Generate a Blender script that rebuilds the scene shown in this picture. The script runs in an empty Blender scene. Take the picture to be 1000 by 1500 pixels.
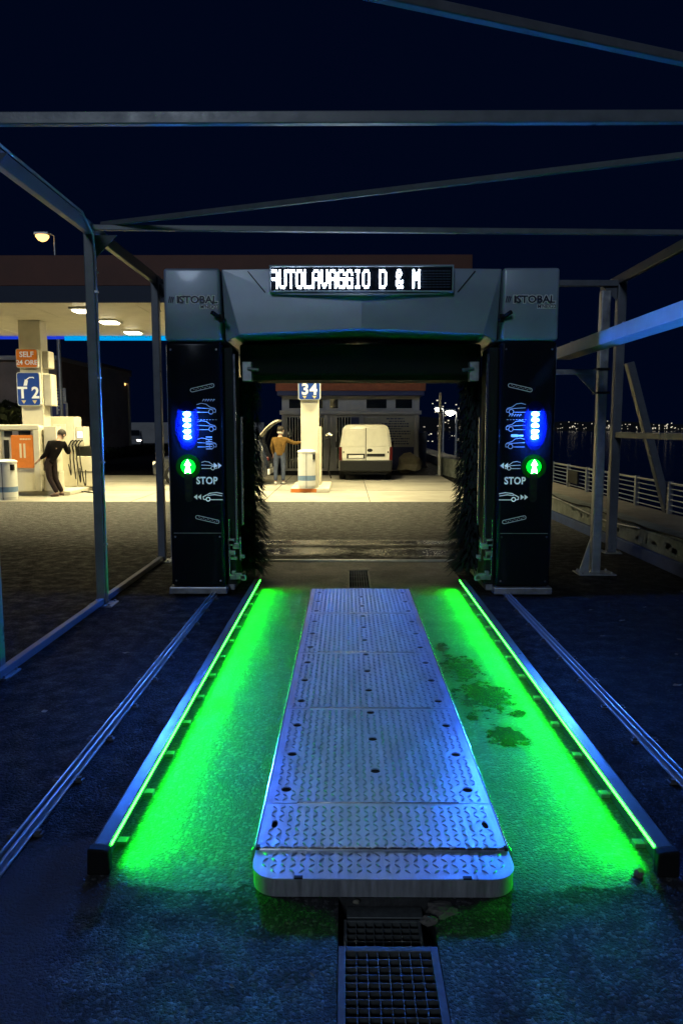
import bpy, bmesh, math, random
from mathutils import Vector, Matrix
random.seed(7)
R = math.radians
S = bpy.context.scene
COL = S.collection

# ------------------------------------------------------------------ camera
cam_d = bpy.data.cameras.new('camera')
cam = bpy.data.objects.new('camera', cam_d)
COL.objects.link(cam)
cam_d.sensor_fit = 'VERTICAL'
cam_d.sensor_height = 36.0
cam_d.sensor_width = 24.0
cam_d.lens = 36.0 * 1090.0 / 1500.0
cam_d.clip_start = 0.05
cam_d.clip_end = 4000
cam.location = (-0.14, 0, 1.75)
cam.rotation_euler = (R(90) - math.atan(125 / 1090), 0, math.atan(8 / 1090))
S.camera = cam

# ------------------------------------------------------------------ world / sun / exposure
SUN_EL, SUN_ROT = R(22), R(200)
W = bpy.data.worlds.new('World')
S.world = W
W.use_nodes = True
wn = W.node_tree
wn.nodes.clear()
w_out = wn.nodes.new('ShaderNodeOutputWorld')
w_bg = wn.nodes.new('ShaderNodeBackground')
w_sky = wn.nodes.new('ShaderNodeTexSky')
w_sky.sky_type = 'NISHITA'
w_sky.sun_disc = False
w_sky.sun_elevation = R(-4.5)
w_sky.sun_rotation = SUN_ROT
w_mul = wn.nodes.new('ShaderNodeMix')
w_mul.data_type = 'RGBA'
w_mul.blend_type = 'MIX'
w_mul.inputs[0].default_value = 0.8
wn.links.new(w_sky.outputs[0], w_mul.inputs[6])
w_mul.inputs[7].default_value = (0.0032, 0.024, 0.135, 1)
wn.links.new(w_mul.outputs[2], w_bg.inputs[0])
w_bg.inputs[1].default_value = 0.085
wn.links.new(w_bg.outputs[0], w_out.inputs[0])

sd = bpy.data.lights.new('rear_fill_light', 'SUN')  # added sun lamp standing in for unseen lighting behind the camera
sd.energy = 0.42
sd.angle = R(12)
sd.color = (0.66, 0.80, 1.0)
so = bpy.data.objects.new('rear_fill_light', sd)
COL.objects.link(so)
so.rotation_euler = Vector((0.22, 0.9, -0.42)).to_track_quat('-Z', 'Y').to_euler()

S.view_settings.view_transform = 'Standard'
S.view_settings.look = 'None'
S.view_settings.exposure = 0
S.view_settings.gamma = 1
S.view_settings.use_curve_mapping = False
S.render.engine = 'CYCLES'
S.cycles.use_denoising = True
S.cycles.max_bounces = 6
S.cycles.sample_clamp_indirect = 6
S.cycles.sample_clamp_direct = 0
S.cycles.use_light_tree = True
S.cycles.caustics_reflective = False
S.cycles.caustics_refractive = False

# ------------------------------------------------------------------ materials
MATS = {}


def mat(name, col=(0.5, 0.5, 0.5), rough=0.5, metal=0.0, var=0.0, vscale=8.0, bump=0.0, bscale=60.0,
        spec=0.5, coat=0.0, emit=None, estr=0.0, rvar=0.0, col2=None, stretch=None):
    if name in MATS:
        return MATS[name]
    m = bpy.data.materials.new(name)
    m.use_nodes = True
    nt = m.node_tree
    p = nt.nodes['Principled BSDF']
    p.inputs['Base Color'].default_value = (*col, 1)
    p.inputs['Roughness'].default_value = rough
    p.inputs['Metallic'].default_value = metal
    p.inputs['Specular IOR Level'].default_value = spec
    p.inputs['Coat Weight'].default_value = coat
    p.inputs['Coat Roughness'].default_value = 0.08
    if emit:
        p.inputs['Emission Color'].default_value = (*emit, 1)
        p.inputs['Emission Strength'].default_value = estr
    if var or bump or rvar:
        tc = nt.nodes.new('ShaderNodeTexCoord')
        src = tc.outputs['Object']
        if stretch:
            mp = nt.nodes.new('ShaderNodeMapping')
            mp.inputs['Scale'].default_value = stretch
            nt.links.new(src, mp.inputs[0])
            src = mp.outputs[0]
    if var or rvar:
        n = nt.nodes.new('ShaderNodeTexNoise')
        n.inputs['Scale'].default_value = vscale
        n.inputs['Detail'].default_value = 7
        n.inputs['Roughness'].default_value = 0.65
        nt.links.new(src, n.inputs['Vector'])
        cr = nt.nodes.new('ShaderNodeValToRGB')
        cr.color_ramp.elements[0].position = 0.3
        cr.color_ramp.elements[1].position = 0.7
        c2 = col2 or tuple(c * (1 - var) for c in col)
        cr.color_ramp.elements[0].color = (*c2, 1)
        cr.color_ramp.elements[1].color = (*[min(1, c * (1 + var * 0.4)) for c in col], 1)
        nt.links.new(n.outputs['Fac'], cr.inputs[0])
        if var:
            nt.links.new(cr.outputs[0], p.inputs['Base Color'])
        if rvar:
            mr = nt.nodes.new('ShaderNodeMapRange')
            mr.inputs[1].default_value = 0.3
            mr.inputs[2].default_value = 0.7
            mr.inputs[3].default_value = max(0.02, rough - rvar)
            mr.inputs[4].default_value = min(1, rough + rvar)
            nt.links.new(n.outputs['Fac'], mr.inputs[0])
            nt.links.new(mr.outputs[0], p.inputs['Roughness'])
    if bump:
        nb = nt.nodes.new('ShaderNodeTexNoise')
        nb.inputs['Scale'].default_value = bscale
        nb.inputs['Detail'].default_value = 4
        nt.links.new(src, nb.inputs['Vector'])
        b = nt.nodes.new('ShaderNodeBump')
        b.inputs['Strength'].default_value = bump
        b.inputs['Distance'].default_value = 0.01
        nt.links.new(nb.outputs['Fac'], b.inputs['Height'])
        nt.links.new(b.outputs[0], p.inputs['Normal'])
    MATS[name] = m
    return m


def wet_ground(name, col, col2, grain_scale, bump, rough_lo, rough_hi, puddles=(), stain=(), dist=0.012, wet_scale=1.6, spec=0.42, pud_spec=0.1, pud_rough=0.4, pud_bump=0.9, paler=(), chipk=2.4):
    """wet granular paving: aggregate grain, damp / dry patches, puddles given as (x, y, rx, ry) ellipses"""
    m = bpy.data.materials.new(name)
    m.use_nodes = True
    nt = m.node_tree
    N = nt.nodes.new
    L = nt.links.new
    p = nt.nodes['Principled BSDF']
    p.inputs['Specular IOR Level'].default_value = spec
    tc = N('ShaderNodeTexCoord')
    vor = N('ShaderNodeTexVoronoi')
    vor.inputs['Scale'].default_value = grain_scale
    vor.inputs['Randomness'].default_value = 1
    L(tc.outputs['Object'], vor.inputs['Vector'])
    n1 = N('ShaderNodeTexNoise')
    n1.inputs['Scale'].default_value = grain_scale * 2.3
    n1.inputs['Detail'].default_value = 5
    L(tc.outputs['Object'], n1.inputs['Vector'])
    n2 = N('ShaderNodeTexNoise')
    n2.inputs['Scale'].default_value = wet_scale
    n2.inputs['Detail'].default_value = 8
    n2.inputs['Roughness'].default_value = 0.62
    L(tc.outputs['Object'], n2.inputs['Vector'])
    n3 = N('ShaderNodeTexNoise')
    n3.inputs['Scale'].default_value = 26
    n3.inputs['Detail'].default_value = 8
    n3.inputs['Roughness'].default_value = 0.7
    L(tc.outputs['Object'], n3.inputs['Vector'])

    def ell(lst, soft=0.35, jitter=0.9):
        prev = None
        sep = N('ShaderNodeSeparateXYZ')
        jn = N('ShaderNodeTexNoise')
        jn.inputs['Scale'].default_value = 12
        jn.inputs['Detail'].default_value = 9
        jn.inputs['Roughness'].default_value = 0.7
        L(tc.outputs['Object'], jn.inputs['Vector'])
        L(tc.outputs['Object'], sep.inputs[0])
        for (x, y, rx, ry) in lst:
            def axis(o, c, r):
                a = N('ShaderNodeMath'); a.operation = 'SUBTRACT'; a.inputs[1].default_value = c
                L(o, a.inputs[0])
                b = N('ShaderNodeMath'); b.operation = 'DIVIDE'; b.inputs[1].default_value = r
                L(a.outputs[0], b.inputs[0])
                d = N('ShaderNodeMath'); d.operation = 'POWER'; d.inputs[1].default_value = 2
                L(b.outputs[0], d.inputs[0])
                return d.outputs[0]
            s = N('ShaderNodeMath'); s.operation = 'ADD'
            L(axis(sep.outputs[0], x, rx), s.inputs[0])
            L(axis(sep.outputs[1], y, ry), s.inputs[1])
            j = N('ShaderNodeMath'); j.operation = 'MULTIPLY_ADD'
            j.inputs[1].default_value = jitter * 2.2
            j.inputs[2].default_value = -jitter * 1.1
            L(jn.outputs['Fac'], j.inputs[0])
            s2 = N('ShaderNodeMath'); s2.operation = 'ADD'
            L(s.outputs[0], s2.inputs[0]); L(j.outputs[0], s2.inputs[1])
            mr = N('ShaderNodeMapRange')
            mr.inputs[1].default_value = 1 - soft
            mr.inputs[2].default_value = 1 + soft
            mr.inputs[3].default_value = 1
            mr.inputs[4].default_value = 0
            L(s2.outputs[0], mr.inputs[0])
            if prev is None:
                prev = mr.outputs[0]
            else:
                mx = N('ShaderNodeMath'); mx.operation = 'MAXIMUM'
                L(prev, mx.inputs[0]); L(mr.outputs[0], mx.inputs[1])
                prev = mx.outputs[0]
        return prev

    cr = N('ShaderNodeValToRGB')
    cr.color_ramp.elements[0].position = 0.25
    cr.color_ramp.elements[1].position = 0.75
    cr.color_ramp.elements[0].color = (*col2, 1)
    cr.color_ramp.elements[1].color = (*col, 1)
    L(n2.outputs['Fac'], cr.inputs[0])
    # pale aggregate chips
    chip = N('ShaderNodeMapRange')
    chip.inputs[1].default_value = 0.72
    chip.inputs[2].default_value = 0.95
    sepc = N('ShaderNodeSeparateColor')
    L(vor.outputs['Color'], sepc.inputs[0])
    L(sepc.outputs[0], chip.inputs[0])
    mixc = N('ShaderNodeMix'); mixc.data_type = 'RGBA'
    L(chip.outputs[0], mixc.inputs[0])
    L(cr.outputs[0], mixc.inputs[6])
    mixc.inputs[7].default_value = (*[min(1, c * chipk) for c in col], 1)
    colout = mixc.outputs[2]
    specout = None
    if paler:  # lightens the ground colour inside these ellipses
        e = ell(paler, 0.5, 0.5)
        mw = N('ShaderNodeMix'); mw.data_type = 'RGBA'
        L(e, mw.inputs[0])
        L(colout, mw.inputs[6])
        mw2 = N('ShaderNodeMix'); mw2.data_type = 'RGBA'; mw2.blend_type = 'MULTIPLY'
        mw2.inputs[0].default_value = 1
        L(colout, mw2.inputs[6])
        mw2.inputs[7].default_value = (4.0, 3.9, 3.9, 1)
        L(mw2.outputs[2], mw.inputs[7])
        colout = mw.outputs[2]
        so_ = N('ShaderNodeMapRange')
        so_.inputs[3].default_value = spec
        so_.inputs[4].default_value = 0.45
        L(e, so_.inputs[0])
        specout = so_.outputs[0]
        L(specout, p.inputs['Specular IOR Level'])
    rr = N('ShaderNodeMapRange')
    rr.inputs[1].default_value = 0.35
    rr.inputs[2].default_value = 0.65
    rr.inputs[3].default_value = rough_lo
    rr.inputs[4].default_value = rough_hi
    L(n2.outputs['Fac'], rr.inputs[0])
    rout = rr.outputs[0]
    hsum = N('ShaderNodeMath'); hsum.operation = 'MULTIPLY_ADD'
    hsum.inputs[1].default_value = -0.8
    L(vor.outputs['Distance'], hsum.inputs[0])
    L(n1.outputs['Fac'], hsum.inputs[2])
    h3 = N('ShaderNodeMath'); h3.operation = 'MULTIPLY_ADD'
    h3.inputs[1].default_value = 0.7
    L(n3.outputs['Fac'], h3.inputs[0])
    L(hsum.outputs[0], h3.inputs[2])
    bmp = N('ShaderNodeBump')
    bmp.inputs['Distance'].default_value = dist
    bmp.inputs['Strength'].default_value = bump
    L(h3.outputs[0], bmp.inputs['Height'])
    if stain:
        e = ell(stain, 0.25, 0.7)
        ms = N('ShaderNodeMix'); ms.data_type = 'RGBA'
        L(e, ms.inputs[0])
        L(colout, ms.inputs[6])
        ms.inputs[7].default_value = (0.105, 0.10, 0.105, 1)
        colout = ms.outputs[2]
        mr2 = N('ShaderNodeMix'); mr2.data_type = 'FLOAT'
        L(e, mr2.inputs[0]); L(rout, mr2.inputs[2]); mr2.inputs[3].default_value = 0.85
        rout = mr2.outputs[0]
    if puddles:
        e = ell(puddles, 0.6, 2.4)
        mp = N('ShaderNodeMix'); mp.data_type = 'RGBA'
        L(e, mp.inputs[0])
        L(colout, mp.inputs[6])
        mp.inputs[7].default_value = (0.003, 0.003, 0.0035, 1)
        colout = mp.outputs[2]
        mr3 = N('ShaderNodeMix'); mr3.data_type = 'FLOAT'
        L(e, mr3.inputs[0]); L(rout, mr3.inputs[2]); mr3.inputs[3].default_value = pud_rough
        rout = mr3.outputs[0]
        sp = N('ShaderNodeMapRange')
        sp.inputs[3].default_value = spec
        if specout:
            L(specout, sp.inputs[3])
        sp.inputs[4].default_value = pud_spec
        L(e, sp.inputs[0])
        L(sp.outputs[0], p.inputs['Specular IOR Level'])
        st = N('ShaderNodeMapRange')
        st.inputs[3].default_value = bump
        st.inputs[4].default_value = bump * pud_bump
        L(e, st.inputs[0])
        L(st.outputs[0], bmp.inputs['Strength'])
    L(colout, p.inputs['Base Color'])
    L(rout, p.inputs['Roughness'])
    L(bmp.outputs[0], p.inputs['Normal'])
    return m


def emis(name, col, s):
    if name in MATS:
        return MATS[name]
    m = bpy.data.materials.new(name)
    m.use_nodes = True
    nt = m.node_tree
    nt.nodes.clear()
    o = nt.nodes.new('ShaderNodeOutputMaterial')
    e = nt.nodes.new('ShaderNodeEmission')
    e.inputs[0].default_value = (*col, 1)
    e.inputs[1].default_value = s
    nt.links.new(e.outputs[0], o.inputs[0])
    MATS[name] = m
    return m


M_ASPH = wet_ground('asphalt', (0.0125, 0.0125, 0.0125), (0.007, 0.007, 0.007), 80, 1.0, 0.42, 0.85, spec=0.09, dist=0.02, chipk=3.6, wet_scale=7,
                    puddles=[(-0.9, 10.4, 0.75, 0.32), (0.85, 10.3, 0.7, 0.35), (-0.2, 11.2, 2.2, 0.25)], pud_spec=0.5, pud_rough=0.1, pud_bump=0.1,
                    stain=[(-1.55, 2.35, 0.42, 0.62), (-1.2, 2.75, 0.3, 0.25), (-1.3, 1.8, 0.35, 0.4)], paler=[(0.1, 1.5, 2.3, 1.2), (-4, 16.2, 24, 4.6)])
M_BAY = wet_ground('wet_bay_paving', (0.046, 0.047, 0.046), (0.024, 0.025, 0.025), 75, 1.0, 0.3, 0.6, spec=0.45,
                   puddles=[(0.69, 5.25, 0.16, 0.36), (0.74, 4.68, 0.2, 0.34), (0.76, 4.05, 0.12, 0.16), (0.62, 4.35, 0.05, 0.1), (0.9, 4.4, 0.06, 0.08), (0.62, 5.75, 0.06, 0.14)], pud_spec=0.06, pud_rough=0.25, pud_bump=1.0)
M_CONC = mat('forecourt_concrete', (0.34, 0.32, 0.28), 0.75, var=0.3, vscale=0.9, bump=0.25, bscale=30)
M_PAVE = mat('promenade_paving', (0.30, 0.27, 0.22), 0.8, var=0.3, vscale=2.5, bump=0.3, bscale=40)
M_STEEL = mat('tread_plate_steel', (0.40, 0.55, 0.78), 0.30, 0.45, var=0.34, vscale=2.6, rvar=0.03, stretch=(5, 1.1, 1), bump=0.12, bscale=220)  # neutral steel with the blue LED light tinted into its colour
M_LUG = mat('tread_lug_steel', (0.42, 0.56, 0.78), 0.34, 0.6)  # lugs carry the same blue light in their colour
M_GALV = mat('galvanised_steel', (0.46, 0.48, 0.50), 0.42, 0.85, var=0.25, vscale=14, rvar=0.12)
M_PAINT = mat('painted_grey_steel', (0.14, 0.155, 0.185), 0.36, 0.0, var=0.22, vscale=6, rvar=0.1, bump=0.05)
M_ALU = mat('brushed_aluminium', (0.72, 0.74, 0.76), 0.2, 1.0, rvar=0.06, vscale=30, var=0.08)
M_COVER = mat('grey_gantry_cover', (0.30, 0.36, 0.47), 0.36, 0.1, var=0.1, vscale=3, coat=0.25)
M_BLACK = mat('glossy_black_panel', (0.008, 0.009, 0.016), 0.12, 0.0, spec=0.13, coat=0.0, var=0.1, vscale=4, rvar=0.03)
M_DARK = mat('dark_plastic', (0.010, 0.011, 0.012), 0.6, spec=0.25, var=0.2, vscale=12)
M_RUB = mat('black_rubber', (0.006, 0.006, 0.006), 0.7, spec=0.2, var=0.2, vscale=20)
M_BRUSH = mat('dark_brush_bristle', (0.012, 0.02, 0.024), 0.75)
M_PRINT = mat('white_print', (0.75, 0.8, 0.8), 0.5, emit=(0.55, 0.75, 0.85), estr=0.28)
M_PRINTD = mat('dim_white_print', (0.6, 0.65, 0.7), 0.5, emit=(0.45, 0.6, 0.8), estr=0.11)
M_LOGOW = mat('logo_white', (0.8, 0.81, 0.83), 0.5)
M_LOGOB = mat('logo_navy', (0.01, 0.014, 0.05), 0.4)
M_LED_BLUE = emis('blue_led', (0.035, 0.19, 1.0), 5000)
M_LED_GREEN = emis('green_led', (0.018, 1.0, 0.02), 32)
M_GLENS = emis('green_signal_lens', (0.0006, 0.5, 0.012), 7)
M_GARROW = emis('white_green_arrow', (0.4, 1.0, 0.5), 14)
M_DOT = emis('white_led_dot', (0.82, 0.93, 1.0), 26)
M_DOTDIM = mat('unlit_led_dot', (0.03, 0.05, 0.1), 0.4)
M_CREAM = mat('cream_painted_metal', (0.72, 0.68, 0.56), 0.45, var=0.12, vscale=3)
M_WHITE = mat('white_painted_metal', (0.74, 0.74, 0.70), 0.4, var=0.1, vscale=4)
M_ORANGE = mat('orange_panel', (0.72, 0.21, 0.03), 0.45, var=0.15, vscale=5)
M_SIGNO = mat('backlit_orange_sign', (0.8, 0.24, 0.03), 0.4, emit=(0.8, 0.2, 0.02), estr=0.15)
M_SIGNB = mat('backlit_blue_sign', (0.008, 0.045, 0.24), 0.4, emit=(0.01, 0.08, 0.5), estr=0.12)
M_SIGNW = mat('sign_white', (0.8, 0.8, 0.78), 0.5, emit=(0.8, 0.85, 0.8), estr=0.25)
M_NAVY = mat('navy_panel', (0.02, 0.035, 0.14), 0.5, var=0.1)
M_FASC = mat('unlit_orange_fascia', (0.15, 0.045, 0.022), 0.6, var=0.25, vscale=1.2)  # orange fascia coloured dark brown, its lack of light put into the colour
M_FASCB = mat('dark_blue_fascia', (0.008, 0.02, 0.055), 0.6, var=0.1)
M_GLASS = mat('dark_window_glass', (0.012, 0.016, 0.02), 0.08, spec=0.8)
M_GREYWALL = mat('grey_wall_paint', (0.46, 0.47, 0.50), 0.7, var=0.15, vscale=2)
M_LOWWALL = mat('stained_parapet_concrete', (0.30, 0.33, 0.29), 0.85, var=0.5, vscale=3.2, bump=0.5, bscale=24)
M_WALLBLUE = mat('blue_wall_band', (0.035, 0.08, 0.26), 0.7, var=0.3, vscale=4)
M_BLDG = mat('dark_stucco', (0.26, 0.20, 0.165), 0.9, var=0.3, vscale=1.0)
M_BLDG2 = mat('grey_stucco', (0.36, 0.35, 0.34), 0.9, var=0.2, vscale=1.0)
M_VAN = mat('van_white_paint', (0.70, 0.69, 0.62), 0.35, coat=0.4, var=0.12, vscale=3)
M_CARD = mat('dark_car_paint', (0.014, 0.018, 0.03), 0.25, coat=0.6)
M_CARL = mat('silver_car_paint', (0.45, 0.45, 0.46), 0.3, 0.4, coat=0.4)
M_TAIL = mat('red_tail_lens', (0.07, 0.008, 0.008), 0.2)
M_CLEAR = mat('clear_lens', (0.75, 0.75, 0.72), 0.12, spec=0.9)
M_HEAD = emis('headlight_glow', (1.0, 0.95, 0.75), 30)
M_LAMPW = emis('warm_lamp_glow', (1.0, 0.55, 0.16), 3.2)
M_LAMPC = emis('pale_lamp_glow', (1.0, 0.95, 0.75), 26)
M_FIX = emis('ceiling_fixture_glow', (1.0, 0.90, 0.62), 14)
M_CYAN = emis('cyan_neon', (0.0, 0.36, 0.85), 1.0)
M_BNEON = emis('blue_neon', (0.015, 0.05, 0.7), 0.9)
M_TOWN = emis('town_glow', (1.0, 0.9, 0.68), 1.0)
M_SCREEN = emis('pump_screen_glow', (0.9, 0.95, 1.0), 1.4)
M_SKIN = mat('skin', (0.42, 0.26, 0.19), 0.6)
M_HAIR = mat('dark_hair', (0.02, 0.014, 0.01), 0.7)
M_JACK = mat('mustard_jacket_cloth', (0.13, 0.075, 0.022), 0.85, spec=0.1, var=0.35, vscale=9, bump=0.6, bscale=14)
M_JACKD = mat('black_jacket_cloth', (0.006, 0.005, 0.006), 0.8, spec=0.05, var=0.3, vscale=9, bump=0.6, bscale=14)
M_JEAN = mat('blue_denim', (0.06, 0.075, 0.12), 0.85, spec=0.1, var=0.35, vscale=10, bump=0.4, bscale=18)
M_TROU = mat('dark_trouser_cloth', (0.026, 0.018, 0.02), 0.85, spec=0.08, var=0.3, vscale=10, bump=0.4, bscale=18)
M_SHOE = mat('white_shoe', (0.65, 0.63, 0.58), 0.6)
M_SHOED = mat('dark_shoe', (0.06, 0.03, 0.025), 0.6)
M_LEAF = mat('dry_leaf', (0.30, 0.24, 0.15), 0.8, var=0.4, vscale=20)
M_ROCK = mat('broken_concrete', (0.20, 0.18, 0.15), 0.9, var=0.4, vscale=20, bump=0.8, bscale=50)
M_TREE = mat('dark_foliage', (0.03, 0.045, 0.02), 0.8, var=0.4)
M_TRENCH = mat('wet_trench_concrete', (0.045, 0.045, 0.045), 0.4, var=0.4, vscale=12, bump=0.5, bscale=40)
M_GRATE = mat('worn_grate_steel', (0.13, 0.14, 0.135), 0.5, 0.5, var=0.4, vscale=30)
M_RAILCLIP = mat('dirty_clip_steel', (0.09, 0.09, 0.09), 0.6, 0.3, var=0.4, vscale=30)
M_TROUGH = mat('pale_trough_paint', (0.5, 0.52, 0.56), 0.4, var=0.15, vscale=5)
M_BRACE = mat('dull_brace_steel', (0.13, 0.14, 0.165), 0.75, spec=0.15, var=0.25, vscale=7)
M_SEA = mat('night_sea', (0.004, 0.006, 0.01), 0.12, bump=0.8, bscale=0.6)
M_HILL = mat('dark_hill', (0.012, 0.013, 0.014), 0.95, var=0.3, vscale=0.01)
M_BOULD = mat('pale_boulder', (0.30, 0.27, 0.20), 0.85, var=0.3, vscale=5, bump=0.5, bscale=12)

# ------------------------------------------------------------------ builders
ORG = {}


def tag(o, label=None, cat=None, group=None, kind=None):
    if label: o['label'] = label
    if cat: o['category'] = cat
    if group: o['group'] = group
    if kind: o['kind'] = kind
    return o


def empty(name, loc, label, cat, group=None):
    o = bpy.data.objects.new(name, None)
    o.empty_display_size = 0.2
    COL.objects.link(o)
    o.location = loc
    ORG[o] = Vector(loc)
    return tag(o, label, cat, group)


class MB:
    def __init__(s):
        s.v = []; s.f = []

    def add(s, vs, fs):
        b = len(s.v)
        s.v += [tuple(v) for v in vs]
        s.f += [tuple(b + i for i in f) for f in fs]
        return s

    def box(s, x0, x1, y0, y1, z0, z1):
        return s.add([(x0, y0, z0), (x1, y0, z0), (x1, y1, z0), (x0, y1, z0), (x0, y0, z1), (x1, y0, z1), (x1, y1, z1), (x0, y1, z1)],
                     [(0, 3, 2, 1), (4, 5, 6, 7), (0, 1, 5, 4), (1, 2, 6, 5), (2, 3, 7, 6), (3, 0, 4, 7)])

    def bar(s, p, q, w, h, up=(0, 0, 1)):
        p = Vector(p); q = Vector(q)
        d = (q - p).normalized()
        u = Vector(up)
        if abs(d.dot(u)) > 0.98:
            u = Vector((0, 1, 0))
        a = d.cross(u).normalized()
        b = a.cross(d).normalized()
        vs = []
        for c in (p, q):
            for (i, j) in ((-1, -1), (1, -1), (1, 1), (-1, 1)):
                vs.append(c + a * i * w / 2 + b * j * h / 2)
        return s.add(vs, [(0, 1, 2, 3), (7, 6, 5, 4), (0, 4, 5, 1), (1, 5, 6, 2), (2, 6, 7, 3), (3, 7, 4, 0)])

    def cyl(s, p, q, r, n=12, r2=None):
        p = Vector(p); q = Vector(q)
        r2 = r if r2 is None else r2
        d = (q - p).normalized()
        u = Vector((0, 0, 1)) if abs(d.z) < 0.9 else Vector((1, 0, 0))
        a = d.cross(u).normalized(); b = d.cross(a).normalized()
        vs = []
        for c, rr in ((p, r), (q, r2)):
            for i in range(n):
                t = 2 * math.pi * i / n
                vs.append(c + (a * math.cos(t) + b * math.sin(t)) * rr)
        fs = [(i, n + i, n + (i + 1) % n, (i + 1) % n) for i in range(n)]
        fs += [tuple(range(n)), tuple(range(2 * n - 1, n - 1, -1))]
        return s.add(vs, fs)

    def tube(s, pts, r, n=8):
        pts = [Vector(p) for p in pts]
        vs = []
        for i, c in enumerate(pts):
            d = (pts[min(i + 1, len(pts) - 1)] - pts[max(i - 1, 0)]).normalized()
            u = Vector((0, 0, 1)) if abs(d.z) < 0.9 else Vector((0, 1, 0))
            a = d.cross(u).normalized(); b = d.cross(a).normalized()
            rr = r[i] if isinstance(r, (list, tuple)) else r
            for k in range(n):
                t = 2 * math.pi * k / n
                vs.append(c + (a * math.cos(t) + b * math.sin(t)) * rr)
        fs = []
        for i in range(len(pts) - 1):
            for k in range(n):
                fs.append((i * n + k, (i + 1) * n + k, (i + 1) * n + (k + 1) % n, i * n + (k + 1) % n))
        fs += [tuple(range(n)), tuple(range(len(pts) * n - 1, (len(pts) - 1) * n - 1, -1))]
        return s.add(vs, fs)

    def lathe(s, prof, c, n=20):
        vs = []
        for (r, z) in prof:
            for k in range(n):
                t = 2 * math.pi * k / n
                vs.append((c[0] + r * math.cos(t), c[1] + r * math.sin(t), c[2] + z))
        m = len(prof)
        fs = [(i * n + k, i * n + (k + 1) % n, (i + 1) * n + (k + 1) % n, (i + 1) * n + k) for i in range(m - 1) for k in range(n)]
        fs += [tuple(range(n - 1, -1, -1)), tuple(range((m - 1) * n, m * n))]
        return s.add(vs, fs)

    def prism(s, poly, axis, a, b):
        """poly of 2-D points extruded along 'x' (poly = y,z), 'y' (poly = x,z) or 'z' (poly = x,y) from a to b"""
        n = len(poly)

        def P(p, t):
            return {'x': (t, p[0], p[1]), 'y': (p[0], t, p[1]), 'z': (p[0], p[1], t)}[axis]
        vs = [P(p, a) for p in poly] + [P(p, b) for p in poly]
        fs = [(i, (i + 1) % n, n + (i + 1) % n, n + i) for i in range(n)]
        fs += [tuple(range(n - 1, -1, -1)), tuple(range(n, 2 * n))]
        return s.add(vs, fs)

    def loft(s, rings, caps=True):
        n = len(rings[0])
        vs = [p for r in rings for p in r]
        fs = [(i * n + k, i * n + (k + 1) % n, (i + 1) * n + (k + 1) % n, (i + 1) * n + k) for i in range(len(rings) - 1) for k in range(n)]
        if caps:
            fs += [tuple(range(n - 1, -1, -1)), tuple(range((len(rings) - 1) * n, len(rings) * n))]
        return s.add(vs, fs)

    def ribbon(s, pts, w, y, t=0.003, closed=False):
        """flat print strip lying in the xz plane at depth y"""
        pts = [Vector((p[0], p[1])) for p in pts]
        if closed:
            pts = pts + [pts[0]]
        for a, b in zip(pts, pts[1:]):
            d = b - a
            if d.length < 1e-6:
                continue
            d.normalize()
            n = Vector((-d.y, d.x)) * w / 2
            e = d * w * 0.3
            q = [a - e + n, a - e - n, b + e - n, b + e + n]
            s.prism([(v.x, v.y) for v in q], 'y', y - t, y)
        return s

    def build(s, name, m, parent=None, bevel=0.0, seg=2, smooth=False, kind=None):
        off = ORG.get(parent, Vector((0, 0, 0)))
        me = bpy.data.meshes.new(name)
        me.from_pydata([(v[0] - off.x, v[1] - off.y, v[2] - off.z) for v in s.v], [], s.f)
        bm = bmesh.new()
        bm.from_mesh(me)
        bmesh.ops.recalc_face_normals(bm, faces=bm.faces)
        if bevel:
            es = [e for e in bm.edges if len(e.link_faces) == 2 and e.calc_face_angle(0) > R(32)]
            bmesh.ops.bevel(bm, geom=es, offset=bevel, segments=seg, affect='EDGES', profile=0.5, clamp_overlap=True)
        if smooth:
            for f in bm.faces:
                f.smooth = True
            for e in bm.edges:
                if len(e.link_faces) == 2 and e.calc_face_angle(0) > R(40):
                    e.smooth = False
        bm.to_mesh(me)
        bm.free()
        me.materials.append(m)
        o = bpy.data.objects.new(name, me)
        COL.objects.link(o)
        if parent:
            o.parent = parent
        ORG[o] = off.copy()
        if kind:
            o['kind'] = kind
        return o


def top(o, loc=None):
    """top-level single mesh: move its origin to loc"""
    if loc is not None:
        v = Vector(loc)
        o.data.transform(Matrix.Translation(-v))
        o.location = v
        ORG[o] = v
    return o


def kids(o):
    return [c for c in bpy.data.objects if c.parent == o]


def dup(o, delta=(0, 0, 0), parent=None):
    c = o.copy()
    COL.objects.link(c)
    if parent:
        c.parent = parent
    else:
        c.location = Vector(o.location) + Vector(delta)
    ORG[c] = ORG.get(o, Vector()) + Vector(delta)
    for k in kids(o):
        dup(k, delta, c)
    return c


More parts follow.
